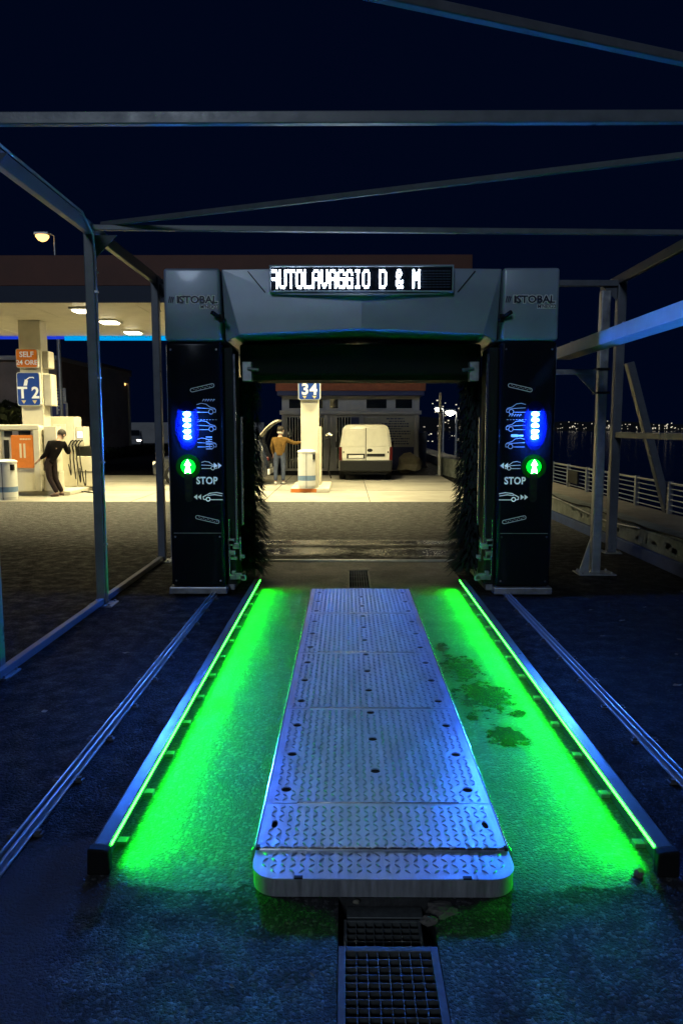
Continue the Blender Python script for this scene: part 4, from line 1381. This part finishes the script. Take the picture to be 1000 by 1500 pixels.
for k in range(4):
    x = -7.630 + 0.085 * k
    MB().tube([(x, 20.18, 1.05 + .02 * k), (x - 0.01, 20.12, 1.25), (x + 0.05, 20.14, 1.36), (x + 0.09, 20.18, 1.38)], 0.022, 8).build('nozzle', M_DARK, fd, smooth=True)
    pts = [(x, 20.17, 1.08)]
    for i in range(1, 11):
        u = i / 10
        pts.append((x + 0.22 * u * (1 + 0.9 * k / 3) - 0.25 * u * u, 20.1 - 0.05 * math.sin(u * 3.1), 1.05 - 1.0 * math.sin(u * 2.6) * (0.6 + 0.1 * k)))
    MB().tube(pts, 0.016, 8).build('hose', M_RUB, fd, smooth=True)
tag(MB().tube([(-7.45 + 0.09 * i + 0.1 * math.sin(i), 19.9 - 0.05 * i + 0.12 * math.cos(i * 1.4), 0.03) for i in range(12)], 0.018, 7).build('floor_hose', M_RUB),
    'black hose coiled on the forecourt beside the left dispenser', 'hose')
fd2 = empty('fuel_dispenser', (-1.1, 21.3, 0.12), 'pale fuel dispenser half hidden behind the pillar seen through the gantry', 'fuel pump')
MB().box(-1.42, -0.86, 20.9, 21.4, 0.122, 1.75).build('body', M_CREAM, fd2, bevel=0.02)
MB().tube([(-0.70, 20.95, 1.4), (-0.62, 20.9, 1.42), (-0.60, 20.9, 1.2), (-0.66, 20.92, 0.5), (-0.58, 20.9, 0.3)], 0.02, 8).build('hose', M_RUB, fd2, smooth=True)
MB().tube([(-0.715, 20.98, 1.5), (-0.66, 20.93, 1.55), (-0.56, 20.92, 1.5)], 0.035, 8).build('nozzle', M_WHITE, fd2, smooth=True)

# ------------------------------------------------------------------ people
def hand(vs, es, rs, root, wrist, d, up, s=1.0):
    d = Vector(d).normalized(); up = Vector(up).normalized(); side = d.cross(up).normalized()
    b0 = len(vs)
    vs.append(Vector(wrist) + d * 0.06 * s); rs.append((0.034, 0.02)); es.append((root, b0))
    for k, (off, ln) in enumerate(((-0.033, 0.065), (-0.011, 0.08), (0.011, 0.075), (0.033, 0.058))):
        i0 = len(vs)
        vs.append(Vector(wrist) + d * 0.095 + side * off); rs.append(0.0085)
        vs.append(Vector(wrist) + d * (0.095 + ln * .55) + side * off * 1.1 - up * 0.012); rs.append(0.008)
        vs.append(Vector(wrist) + d * (0.095 + ln * .85) + side * off * 1.1 - up * 0.035); rs.append(0.0065)
        es += [(b0, i0), (i0, i0 + 1), (i0 + 1, i0 + 2)]
    i0 = len(vs)
    vs.append(Vector(wrist) + d * 0.055 + side * -0.05 - up * 0.01); rs.append(0.010)
    vs.append(Vector(wrist) + d * 0.09 + side * -0.062 - up * 0.025); rs.append(0.008)
    es += [(b0, i0), (i0, i0 + 1)]


def person(label, J, mats, hair=True, mask=False):
    """J: joint dict; body is one skinned mesh, clothes are looser shells over it"""
    base = Vector(J['base'])
    p = empty('person', base, label, 'person')
    jk, tr_m, sh = mats
    V = lambda k: Vector(J[k])
    vs, es, rs = [], [], []

    def add(pos, r, par=None):
        vs.append(Vector(pos)); rs.append(r)
        if par is not None:
            es.append((par, len(vs) - 1))
        return len(vs) - 1
    pel = add(V('pelvis'), (0.135, 0.095))
    wa = add(V('waist'), (0.125, 0.09), pel)
    ch = add(V('chest'), (0.145, 0.105), wa)
    ne = add(V('neck'), 0.055, ch)
    hd0 = add(V('neck') + (V('head') - V('neck')) * 0.45, (0.062, 0.07), ne)
    hd = add(V('head'), (0.078, 0.095), hd0)
    add(V('head') + (V('head') - V('neck')).normalized() * 0.085, (0.055, 0.07), hd)
    for s_ in ('l', 'r'):
        sh_i = add(V('sho_' + s_), 0.058, ch)
        el = add(V('elb_' + s_), 0.044, sh_i)
        wr = add(V('wri_' + s_), 0.03, el)
        hand(vs, es, rs, wr, V('wri_' + s_), V('wri_' + s_) - V('elb_' + s_), J.get('up_' + s_, (0, 0, 1)))
        hp = add(V('hip_' + s_), 0.085, pel)
        kn = add(V('kne_' + s_), 0.055, hp)
        an = add(V('ank_' + s_), 0.038, kn)
        add(V('toe_' + s_), (0.035, 0.028), an)
    skin('body', vs, es, rs, M_SKIN, p, 1)
    # jacket
    vs, es, rs = [], [], []
    low = V('pelvis') + (V('waist') - V('pelvis')) * -0.45
    a0 = add(V('waist'), (0.16, 0.122))
    add(low, (0.168, 0.128), a0)
    c_ = add(V('chest'), (0.178, 0.135), a0)
    add(V('neck') - (V('neck') - V('chest')) * 0.25, 0.078, c_)
    for s_ in ('l', 'r'):
        q = add(V('sho_' + s_), 0.078, c_)
        e_ = add(V('elb_' + s_), 0.062, q)
        add(V('wri_' + s_) + (V('elb_' + s_) - V('wri_' + s_)) * 0.12, 0.046, e_)
    skin('jacket', vs, es, rs, jk, p, 2)
    vs, es, rs = [], [], []
    a0 = add(V('pelvis'), (0.148, 0.112))
    add(V('waist'), (0.142, 0.105), a0)
    for s_ in ('l', 'r'):
        q = add(V('hip_' + s_), 0.098, a0)
        k_ = add(V('kne_' + s_), 0.072, q)
        add(V('ank_' + s_) + Vector((0, 0, 0.01)), 0.058, k_)
    skin('trousers', vs, es, rs, tr_m, p, 2)
    for s_ in ('l', 'r'):
        an, to = V('ank_' + s_), V('toe_' + s_)
        d = to - an
        d.z = 0
        d.normalize()
        zf = base.z + 0.045
        vs, es, rs = [], [], []
        q = add(Vector((an.x, an.y, zf + 0.01)) - d * 0.06, (0.042, 0.044))
        q = add(Vector((an.x, an.y, zf + 0.01)) + d * 0.06, (0.045, 0.044), q)
        add(Vector((an.x, an.y, zf - 0.008)) + d * 0.17, (0.043, 0.033), q)
        skin('shoe', vs, es, rs, sh, p, 1)
    hdv, up = V('head'), (V('head') - V('neck')).normalized()
    fwd = Vector(J['face'])
    fwd = (fwd - up * fwd.dot(up)).normalized()
    side = fwd.cross(up).normalized()
    # hair cap, ears, nose
    mb = MB()
    rings = []
    for i in range(7):
        th_ = R(8 + i * 20)
        ring = []
        for k in range(16):
            ph = 2 * math.pi * k / 16
            front = max(0, math.cos(ph))
            t_ = th_ * (1 - 0.45 * front)
            r_ = 0.112
            ring.append(hdv + up * (0.045 + r_ * 1.05 * math.cos(t_)) + (fwd * math.cos(ph) * 1.12 + side * math.sin(ph) * 0.9) * r_ * math.sin(t_))
        rings.append(ring)
    mb.loft(rings)
    mb.build('hair', M_HAIR, p, smooth=True)
    mb = MB()
    for s_ in (-1, 1):
        c = hdv + side * s_ * 0.086
        mb.cyl(c - up * 0.03, c + up * 0.03, 0.016, 8, 0.02)
    mb.build('ear', M_SKIN, p, smooth=True)
    mb = MB()
    mb.cyl(hdv + fwd * 0.09 + up * 0.02, hdv + fwd * 0.118 - up * 0.02, 0.008, 8, 0.016)
    mb.build('nose', M_SKIN, p, smooth=True)
    mb = MB()
    for s_ in (-1, 1):
        c = hdv + fwd * 0.088 + side * s_ * 0.032 + up * 0.025
        mb.cyl(c, c + fwd * 0.008, 0.011, 8, 0.006)
    mb.build('eye', M_DARK, p)
    MB().bar(hdv + fwd * 0.097 - up * 0.05 - side * 0.022, hdv + fwd * 0.097 - up * 0.05 + side * 0.022, 0.008, 0.008).build('mouth', mat('lip', (0.3, 0.13, 0.11), 0.6), p)
    if mask:
        mb = MB().cyl(hdv - up * 0.045 - side * 0.0 - fwd * 0.02, hdv - up * 0.09 - fwd * 0.02, 0.098, 14, 0.085)
        mb.build('pale_scarf', M_SHOE, p, bevel=0.01, smooth=True)
    return p


x, y = -2.17, 22.5
person('person in a mustard jacket, jeans and white shoes, back turned, reaching toward the pump pillar', dict(
    base=(x, y, 0.006), pelvis=(x, y, 0.93), waist=(x, y, 1.08), chest=(x + 0.01, y, 1.31), neck=(x + 0.02, y + 0.02, 1.47), head=(x + 0.03, y + 0.05, 1.62), face=(0.35, 1, -0.25),
    sho_l=(x - 0.18, y, 1.38), elb_l=(x - 0.24, y + 0.04, 1.12), wri_l=(x - 0.20, y + 0.14, 0.90), up_l=(-1, 0, 0),
    sho_r=(x + 0.20, y, 1.37), elb_r=(x + 0.44, y + 0.03, 1.25), wri_r=(x + 0.67, y + 0.05, 1.29),
    hip_l=(x - 0.10, y, 0.88), kne_l=(x - 0.12, y + 0.01, 0.5), ank_l=(x - 0.13, y, 0.10), toe_l=(x - 0.15, y + 0.14, 0.05),
    hip_r=(x + 0.10, y, 0.88), kne_r=(x + 0.11, y + 0.01, 0.5), ank_r=(x + 0.10, y, 0.10), toe_r=(x + 0.13, y + 0.14, 0.05)), (M_JACK, M_JEAN, M_SHOE), mask=True)
x, y = -7.5, 18.5
person('person in a black jacket and dark trousers leaning at the left fuel dispenser', dict(
    base=(x, y, 0.006), pelvis=(x - 0.02, y, 0.90), waist=(x + 0.04, y + 0.03, 1.05), chest=(x + 0.12, y + 0.06, 1.27), neck=(x + 0.18, y + 0.10, 1.43), head=(x + 0.21, y + 0.18, 1.54), face=(0.1, 0.6, -0.8),
    sho_l=(x + 0.03, y - 0.10, 1.35), elb_l=(x - 0.06, y - 0.14, 1.07), wri_l=(x - 0.24, y - 0.10, 0.94),
    sho_r=(x + 0.29, y + 0.14, 1.33), elb_r=(x + 0.33, y + 0.28, 1.10), wri_r=(x + 0.28, y + 0.48, 1.1),
    hip_l=(x - 0.06, y - 0.08, 0.85), kne_l=(x - 0.03, y - 0.07, 0.48), ank_l=(x + 0.14, y - 0.05, 0.10), toe_l=(x + 0.0, y - 0.07, 0.05),
    hip_r=(x + 0.02, y + 0.09, 0.85), kne_r=(x + 0.04, y + 0.1, 0.48), ank_r=(x + 0.20, y + 0.12, 0.10), toe_r=(x + 0.07, y + 0.12, 0.05)), (M_JACKD, M_TROU, M_SHOED))

# ------------------------------------------------------------------ vehicles
def wheel(parent, x, y, r, w=0.2):
    t_ = MB().cyl((x - w / 2, y, r), (x + w / 2, y, r), r, 24).build('wheel', M_RUB, parent, bevel=0.03, smooth=True)
    mb = MB()
    for s_ in (-1, 1):
        mb.cyl((x + s_ * (w / 2 - 0.01), y, r), (x + s_ * (w / 2 + 0.006), y, r), r * 0.6, 16)
    mb.build('rim', M_GALV, t_, smooth=True)


van = empty('delivery_van', (0.47, 24.2, 0), 'white delivery van seen from behind in front of the station kiosk', 'van')
vx = 0.47


def vring(y, hw, zb, zt, top_in=0.14, r=0.20):
    pts = []
    # outline counter-clockwise from bottom right
    pts += [(hw, zb), (hw + 0.01, zb + 0.35 * (zt - zb))]
    ht = hw - top_in
    pts.append((hw - top_in * 0.25, zb + 0.6 * (zt - zb)))
    for i in range(6):
        a = R(90 * i / 5)
        pts.append((ht - r + r * math.cos(a) + (top_in * 0.25) * (1 - i / 5), zt - r * 0.9 + r * 0.9 * math.sin(a)))
    left = [(-px_, pz) for px_, pz in reversed(pts)]
    return [(vx + a, y, b_) for a, b_ in pts + left]


rings = [vring(24.22, 0.80, 0.42, 1.76), vring(24.27, 0.855, 0.36, 1.81), vring(24.6, 0.865, 0.30, 1.83), vring(26.4, 0.865, 0.28, 1.82), vring(27.0, 0.86, 0.28, 1.72, 0.18),
         vring(27.6, 0.85, 0.28, 1.08, 0.12, 0.1), vring(28.3, 0.80, 0.30, 0.92, 0.12, 0.1), vring(28.42, 0.7, 0.4, 0.8, 0.1, 0.1)]
MB().loft(rings).build('body', M_VAN, van, smooth=True, bevel=0.0)
for s_, nm in ((-1, 'left'), (1, 'right')):
    d = MB()
    xo, xi = 0.70, 0.014
    poly = [(xi, 0.66), (xo + 0.06, 0.66), (xo + 0.07, 1.05), (xo - 0.02, 1.60), (xo - 0.10, 1.70), (xi, 1.715)]
    poly = [(vx + s_ * a, b_) for a, b_ in poly]
    dr = d.prism(poly, 'y', 24.195, 24.225).build('rear_door', M_VAN, van, bevel=0.012)
    gp = MB()
    pp_ = [(0.07, 1.12), (0.66, 1.12), (0.60, 1.55), (0.55, 1.62), (0.07, 1.63)]
    gp.prism([(vx + s_ * a, b_) for a, b_ in pp_], 'y', 24.186, 24.1945)
    gp.build('door_pressing', M_VAN, dr, bevel=0.006)
    MB().box(vx + s_ * 0.72 - 0.02, vx + s_ * 0.72 + 0.02, 24.18, 24.2, 0.9, 0.96).build('hinge', M_DARK, dr)
    MB().prism([(vx + s_ * a, b_) for a, b_ in [(0.765, 0.66), (0.86, 0.66), (0.865, 1.1), (0.775, 1.1)]], 'y', 24.19, 24.26).build('tail_light', M_TAIL, van, bevel=0.012)
    m_ = MB().box(vx + s_ * 0.9 - 0.02 * s_ - 0.02, vx + s_ * 0.9 + 0.14 * s_ + 0.02, 26.85, 26.95, 1.0, 1.22)
    m_.build('wing_mirror', M_DARK, van, bevel=0.03)
    for wy in (24.95, 27.55):
        wheel(van, vx + s_ * 0.76, wy, 0.31)
MB().box(vx - 0.011, vx + 0.011, 24.2, 24.215, 0.66, 1.71).build('door_seam', M_DARK, van)
MB().box(vx - 0.62, vx - 0.03, 24.178, 24.1945, 0.72, 0.88).build('plate_recess', M_DARK, van)
MB().box(vx + 0.03, vx + 0.62, 24.178, 24.1945, 0.79, 0.88).build('plate_recess', M_DARK, van)
MB().box(vx - 0.56, vx - 0.08, 24.172, 24.1775, 0.735, 0.835).build('number_plate', M_WHITE, van)
MB().prism([(vx + 0.13 + 0.09 * math.cos(a * math.pi / 8), 0.99 + 0.055 * math.sin(a * math.pi / 8)) for a in range(16)], 'y', 24.18, 24.1945).build('door_handle', M_DARK, van)
MB().box(vx - 0.85, vx + 0.85, 24.14, 24.3, 0.30, 0.655).build('bumper', M_DARK, van, bevel=0.04, seg=3)
MB().box(vx - 0.72, vx + 0.72, 24.3, 28.0, 0.2, 0.36).build('underbody', M_DARK, van)
MB().prism([(26.95, 1.70), (27.55, 1.12), (27.57, 1.13), (26.98, 1.72)], 'x', vx - 0.66, vx + 0.66).build('windscreen', M_GLASS, van)


def saloon(x, y, rot, paint, label, cat='car', lights=False, hatch_open=False, L=3.6, light_mat=None):
    c = empty('parked_car', (0, 0, 0), label, cat)
    hl = L / 2
    hw = 0.83

    def ring(u, zb, zm, zt, w, wt):
        pts = [(w, zb), (w + 0.02, zm * 0.6 + zb * 0.4), (w, zm), (wt, zt - 0.05), (wt - 0.12, zt), (0, zt + 0.012)]
        return [(u, a, b_) for a, b_ in pts] + [(u, -a, b_) for a, b_ in reversed(pts[:-1])]
    rr = [ring(-hl, 0.36, 0.72, 0.80, 0.66, 0.60), ring(-hl + 0.1, 0.24, 0.86, 0.93, 0.78, 0.72), ring(-hl + 0.25, 0.22, 0.90, 1.40, 0.82, 0.62), ring(-hl + 0.7, 0.2, 0.9, 1.48, 0.83, 0.62),
          ring(0.2, 0.2, 0.88, 1.47, 0.83, 0.63), ring(0.75, 0.2, 0.88, 0.98, 0.83, 0.70), ring(hl - 0.25, 0.22, 0.72, 0.82, 0.80, 0.68), ring(hl, 0.34, 0.6, 0.66, 0.62, 0.55)]
    MB().loft(rr).build('body', paint, c, smooth=True)
    for s_ in (-1, 1):
        MB().prism([(-hl + 0.3, 0.95), (0.55, 0.95), (0.18, 1.38), (-hl + 0.5, 1.38)], 'y', s_ * 0.79 - 0.05, s_ * 0.79 + 0.0).build('side_window', M_GLASS, c)
        MB().box(hl - 0.12, hl + 0.01, s_ * 0.5 - 0.14, s_ * 0.5 + 0.14, 0.58, 0.70).build('headlight', (light_mat or M_HEAD) if lights else M_CLEAR, c, bevel=0.02)
        MB().box(-hl - 0.01, -hl + 0.12, s_ * 0.58 - 0.1, s_ * 0.58 + 0.1, 0.72, 0.84).build('tail_light', M_TAIL, c, bevel=0.015)
        for wu in (-hl + 0.62, hl - 0.68):
            t_ = MB().cyl((wu, s_ * 0.64, 0.3), (wu, s_ * 0.84, 0.3), 0.3, 20).build('wheel', M_RUB, c, bevel=0.03, smooth=True)
            MB().cyl((wu, s_ * 0.835, 0.3), (wu, s_ * 0.85, 0.3), 0.18, 14).build('rim', M_GALV, t_)
    MB().prism([(0.72, 1.0), (0.25, 1.44), (0.27, 1.45), (0.76, 1.01)], 'y', -0.6, 0.6).build('windscreen', M_GLASS, c)
    MB().box(-hl - 0.015, -hl + 0.02, -0.26, 0.26, 0.5, 0.61).build('number_plate', M_WHITE, c)
    MB().box(-hl - 0.04, -hl + 0.12, -0.7, 0.7, 0.30, 0.48).build('bumper', M_DARK if paint != M_CARD else M_CLEAR, c, bevel=0.03)  # on the dark car a pale colour stands for bumper reflections
    if hatch_open:
        arc = []
        n = 9
        for i in range(n):
            u = i / (n - 1)
            arc.append((-hl + 0.32 - 0.62 * u, 1.44 + 0.52 * math.sin(u * 1.45)))
        pts = arc + [(a + 0.02, b_ - 0.06) for a, b_ in reversed(arc)]
        hb = MB().prism(pts, 'y', -0.64, 0.64).build('tailgate', mat('lit_tailgate_tone', (0.6, 0.58, 0.5), 0.5), c, bevel=0.008)  # light on the raised tailgate edge is put into this pale colour
        MB().prism([(a - 0.004, b_ + 0.012) for a, b_ in arc[2:8]] + [(a - 0.004, b_ + 0.006) for a, b_ in reversed(arc[2:8])], 'y', -0.5, 0.5).build('rear_window', M_GLASS, hb)
        for s_ in (-1, 1):
            MB().cyl((-hl + 0.2, s_ * 0.6, 1.2), (-hl + 0.02, s_ * 0.6, 1.66), 0.012, 8).build('gas_strut', M_DARK, hb)
    c.location = (x, y, 0.006)
    c.rotation_euler = (0, 0, rot)
    return c


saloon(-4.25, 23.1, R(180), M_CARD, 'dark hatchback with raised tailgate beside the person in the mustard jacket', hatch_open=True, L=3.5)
saloon(-18.0, 62, R(-72), M_CARL, 'pale car with glowing headlights on the road far behind the left posts', lights=True, L=3.9)
saloon(4.0, 52, R(75), M_CARL, 'silver car parked in the dark beyond the grey utility cabinet', L=3.9)

# ------------------------------------------------------------------ kiosk
ki = empty('station_kiosk', (0, 29.5, 0), 'low grey station kiosk with orange roof edge, high dark windows and a notice board', 'building')
KY = 29.5
MB().box(-2.70, 2.70, KY + 0.06, KY + 4, 0.006, 2.95).build('wall', M_GREYWALL, ki)
MB().box(-2.9, 2.9, KY - 0.35, KY + 4.2, 3.13, 3.42).build('roof_fascia', mat('orange_roof_edge', (0.30, 0.075, 0.02), 0.6, var=0.2), ki, bevel=0.01)
MB().box(-2.85, 2.85, KY - 0.30, KY + 4.15, 2.952, 3.128).build('roof_band', M_NAVY, ki)
MB().box(-2.78, 2.78, KY - 0.08, KY + 0.059, 2.22, 2.38).build('ledge', M_GREYWALL, ki, bevel=0.01)
for (a, b_) in ((-2.45, -1.05), (-0.85, -0.45), (0.58, 1.45), (1.72, 2.45)):
    w_ = MB().box(a, b_, KY + 0.035, KY + 0.058, 2.43, 2.86).build('window', M_GREYWALL, ki)
    MB().box(a + 0.04, b_ - 0.04, KY + 0.025, KY + 0.0345, 2.47, 2.82).build('pane', M_GLASS, w_)
for a in (-2.62, -1.72, -0.95, 0.42, 2.58):
    MB().box(a - 0.08, a + 0.08, KY - 0.02, KY + 0.058, 0.006, 2.215).build('pilaster', M_GREYWALL, ki, bevel=0.006)
for (a, b_) in ((-2.5, -1.85), (-1.6, -1.05), (-0.55, -0.0)):
    gt = MB().box(a, b_, KY + 0.04, KY + 0.058, 0.1, 2.12).build('security_gate', M_GLASS, ki)
    n = int((b_ - a) / 0.095)
    for k in range(n + 1):
        xx = a + (b_ - a) * k / n
        MB().box(xx - 0.014, xx + 0.014, KY + 0.01, KY + 0.0395, 0.1, 2.12).build('gate_bar', M_GALV, gt)
MB().box(0.02, 0.36, KY + 0.04, KY + 0.058, 0.1, 2.12).build('blue_door', M_NAVY, ki)
MB().box(0.5, 2.5, KY + 0.03, KY + 0.058, 0.05, 0.95).build('blue_dado', M_NAVY, ki)
MB().box(0.52, 1.06, KY + 0.03, KY + 0.058, 1.3, 2.1).build('poster', mat('grey_poster', (0.36, 0.38, 0.36), 0.6, var=0.2), ki)
nb = MB().box(1.10, 2.47, KY + 0.01, KY + 0.055, 0.98, 2.15).build('notice_board', mat('board_white', (0.42, 0.43, 0.41), 0.6), ki, bevel=0.006)
tl = MB()
rt = random.Random(5)
for k in range(11):
    z = 2.06 - k * 0.098
    xa = 1.22 + rt.uniform(0, 0.3)
    xe = 2.36 - rt.uniform(0, 0.35)
    while xa < xe:
        w_ = rt.uniform(0.04, 0.14)
        tl.box(xa, min(xa + w_, xe), KY + 0.006, KY + 0.0095, z - 0.022, z + 0.022)
        xa += w_ + 0.025
tl.build('notice_text', M_NAVY, nb)

# ------------------------------------------------------------------ far right clutter
tag(rock('pale_boulder', (2.25, 28.2, 0.35), (0.48, 0.35, 0.4), M_BOULD, 14), 'pale rounded boulder on the paving right of the white van', 'boulder')
ub = empty('utility_cabinet', (3.1, 32, 0), 'grey upright utility cabinet beyond the boulder', 'cabinet')
MB().box(2.86, 3.24, 31.8, 32.1, 0.1, 1.45).build('body', M_BLDG2, ub, bevel=0.015)
MB().box(2.83, 3.27, 31.77, 32.13, 1.452, 1.5).build('cap', M_BLDG2, ub, bevel=0.01)
MB().box(2.82, 3.28, 31.76, 32.14, 0.0, 0.099).build('plinth', M_CONC, ub)
wp = empty('slim_post', (3.2, 27.0, 0), 'slim white post at the end of the curved low wall', 'post')
MB().cyl((3.2, 27.0, 0.02), (3.2, 27.0, 2.9), 0.055, 12).build('shaft', M_WHITE, wp, smooth=True)
MB().cyl((3.2, 27.0, 0.0), (3.2, 27.0, 0.02), 0.13, 12).build('foot', M_GALV, wp)
MB().lathe([(0.055, 2.9), (0.05, 2.95), (0.015, 2.98)], (3.2, 27.0, 0), 12).build('cap', M_WHITE, wp)
cw = MB()
inner = [(3.3 + 0.45 * math.sin(t_ * 0.16) ** 2, 28.5 - t_ * 0.55) for t_ in range(9)]
cw.loft([[(a, b_, 0.0), (a + 0.22, b_, 0.0), (a + 0.22, b_, 0.62), (a, b_, 0.62)] for a, b_ in inner])
tag(cw.build('curved_wall', M_LOWWALL), 'short curved pale low wall behind the right brush of the gantry', 'wall')


def street_lamp(x, y, z, label, m, head=0.3, arm=0.9, power=0, double=False):
    s_ = empty('street_lamp', (x, y, 0), label, 'street lamp')
    MB().cyl((x, y, 0), (x, y, z - 0.25), 0.09, 10, 0.05).build('mast', M_GALV, s_, smooth=True)
    MB().tube([(x, y, z - 0.3), (x, y, z - 0.02), (x - 0.3 * arm, y, z + 0.06), (x - arm, y, z + 0.07)], 0.035, 8).build('arm', M_GALV, s_, smooth=True)
    hd_ = MB().box(x - arm - head, x - arm + head * 0.4, y - 0.14, y + 0.14, z + 0.02, z + 0.14).build('lamp_head', M_GALV, s_, bevel=0.03)
    MB().lathe([(0.05, -head * 0.55), (head * 0.4, -head * 0.42), (head * 0.6, -head * 0.15), (head * 0.6, 0.0)], (x - arm - head * 0.3, y, z + 0.015), 14).build('lamp_glass', m, hd_, smooth=True)
    return s_


street_lamp(-11.55, 30, 9.15, 'street lamp glowing warm above the left end of the brown fascia', M_LAMPW, 0.42, 0.35)
street_lamp(-13.2, 45, 4.3, 'small distant street lamp between the two left posts', M_LAMPW, 0.35, 0.25)
street_lamp(5.25, 42, 2.75, 'left of two bright pale lamps seen inside the gantry by the right brush', M_LAMPC, 0.32, 0.2)
street_lamp(5.1, 36, 2.45, 'right of two bright pale lamps seen inside the gantry by the right brush', M_LAMPC, 0.36, 0.2)
# small lights among the dark trees right of the kiosk
for i, (x, y, z) in enumerate([(6.3, 60, 4.0), (6.9, 60, 4.1), (7.4, 60, 3.2), (5.6, 60, 3.1), (6.1, 60, 2.9), (7.9, 60, 1.4), (6.6, 60, 0.9), (8.5, 60, 2.0), (7.2, 60, 2.0), (5.2, 60, 1.2)]):
    pass
t = MB()
rq = random.Random(31)
for i in range(46):
    x = rq.uniform(8.5, 19); z = rq.choice([rq.uniform(3.0, 5.2), rq.uniform(-0.8, 2.0), rq.uniform(0.5, 3.4)])
    w_ = rq.uniform(0.05, 0.16)
    t.box(x, x + w_ * 1.4, 99, 99.1, z, z + w_)
tag(t.build('harbour_lights', M_TOWN), 'scatter of small harbour lights right of the kiosk seen through the gantry', 'lights', kind='stuff')

# ------------------------------------------------------------------ left background
b1 = empty('roadside_building', (-22, 36, 0), 'dark plain building behind the left canopy pillar', 'building')
MB().box(-30, -14.0, 36, 48, 0, 4.9).build('wall', M_BLDG, b1)
MB().box(-30.2, -13.9, 35.8, 48.2, 4.901, 5.1).build('roof_edge', M_BLDG2, b1)
for k in range(4):
    w_ = MB().box(-28 + k * 3.6, -26.6 + k * 3.6, 35.96, 35.999, 1.2, 2.8).build('window', M_BLDG2, b1)
    MB().box(-27.9 + k * 3.6, -26.7 + k * 3.6, 35.945, 35.959, 1.3, 2.7).build('pane', M_GLASS, w_)
b2 = empty('flat_roofed_annex', (-14.6, 38, 0), 'small grey flat-roofed annex right of the dark building', 'building')
MB().box(-15.8, -13.4, 40.5, 46, 0, 5.0).build('wall', M_BLDG2, b2)
MB().box(-15.9, -13.3, 40.4, 46.1, 5.001, 5.15).build('roof_edge', M_BLDG, b2)
psn = empty('parking_sign', (-11.65, 30, 0), 'grey parking sign with a white P on a blue square behind the left pillar', 'sign')
MB().cyl((-11.62, 30.06, 0), (-11.62, 30.06, 5.2), 0.05, 10).build('pole', M_GALV, psn, smooth=True)
MB().box(-12.25, -11.35, 29.98, 30.0, 2.72, 3.28).build('text_plate', mat('sign_grey', (0.34, 0.35, 0.36), 0.5), psn, bevel=0.005)
mb = MB()
for k in range(4):
    mb.box(-12.15, -11.45 - 0.1 * (k % 2), 29.974, 29.979, 3.17 - k * 0.12, 3.20 - k * 0.12)
mb.build('text_lines', M_NAVY, psn)
MB().box(-12.0, -11.3, 29.98, 30.0, 1.85, 2.70).build('plate', MATS['sign_grey'], psn, bevel=0.005)
MB().box(-11.92, -11.38, 29.972, 29.9795, 2.14, 2.66).build('blue_square', mat('parking_blue', (0.02, 0.03, 0.16), 0.5), psn)
text('p_letter', 'P', 0.5, mat('sign_pale', (0.6, 0.62, 0.62), 0.5), psn, (-11.65, 29.968, 2.40), bold=0.012)
rs = empty('road_sign', (-14.2, 48, 0), 'small pale road sign with a round symbol by the distant road', 'sign')
MB().cyl((-14.2, 48.05, 0), (-14.2, 48.05, 2.2), 0.04, 8).build('pole', M_GALV, rs)
MB().box(-14.42, -13.98, 48.0, 48.02, 1.6, 2.25).build('plate', MATS['sign_grey'], rs)
MB().cyl((-14.2, 47.995, 2.04), (-14.2, 47.99, 2.04), 0.16, 16).build('round_symbol', M_DARK, rs)
MB().box(-14.35, -14.05, 47.99, 47.995, 1.66, 1.8).build('lower_symbol', M_DARK, rs)
tag(MB().box(-45, -9.0, 80, 80.4, 0, 2.2).build('retaining_wall', M_BLDG2), 'long grey retaining wall across the distant road', 'wall')
hw_ = empty('roadside_hedge', (-14, 40, 0), 'dark clipped hedge along the far edge of the forecourt', 'hedge')
mb = MB()
rh = random.Random(2)
for k in range(1700):
    u = rh.random()
    c = Vector((-13.3 - 0.4 * rh.random() + 0.8 * u, 31.5 + 20 * u + rh.random() * 0.9, rh.uniform(0.02, 0.55)))
    a = Vector((rh.gauss(0, 1), rh.gauss(0, 1), rh.gauss(0, 1))).normalized() * 0.12
    b_ = Vector((rh.gauss(0, 1), rh.gauss(0, 1), rh.gauss(0, 1))).normalized() * 0.12
    mb.add([c - a, c + b_, c + a, c - b_], [(0, 1, 2, 3)])
mb.build('foliage', M_TREE, hw_, kind='stuff')


def tree(x, y, ht, rad, label, seed):
    t_ = empty('tree', (x, y, 0), label, 'tree', 'dark trees on the far side')
    r_ = random.Random(seed)
    MB().tube([(x, y, 0), (x + 0.05, y, ht * 0.3), (x - 0.05, y, ht * 0.55), (x, y, ht * 0.8)], [0.2, 0.15, 0.11, 0.04], 8).build('trunk', M_BLDG, t_, smooth=True)
    mb = MB()
    for k in range(900):
        d = Vector((r_.gauss(0, 1), r_.gauss(0, 1), r_.gauss(0, 1))).normalized() * rad * r_.random() ** 0.4
        c = Vector((x, y, ht * 0.68)) + Vector((d.x, d.y, d.z * 0.7))
        if math.sin(c.x * 3 + seed) * math.sin(c.z * 2.6) > 0.45:
            continue
        a = Vector((r_.gauss(0, 1), r_.gauss(0, 1), r_.gauss(0, 1))).normalized() * 0.16
        b_ = Vector((r_.gauss(0, 1), r_.gauss(0, 1), r_.gauss(0, 1))).normalized() * 0.12
        mb.add([c - a, c + b_, c + a, c - b_], [(0, 1, 2, 3)])
    mb.build('crown', M_TREE, t_, kind='stuff')
    return t_


tree(-12.6, 27.5, 2.9, 1.0, 'low dark bushy tree behind the left canopy pillar', 3)

print('objects', len(bpy.data.objects))
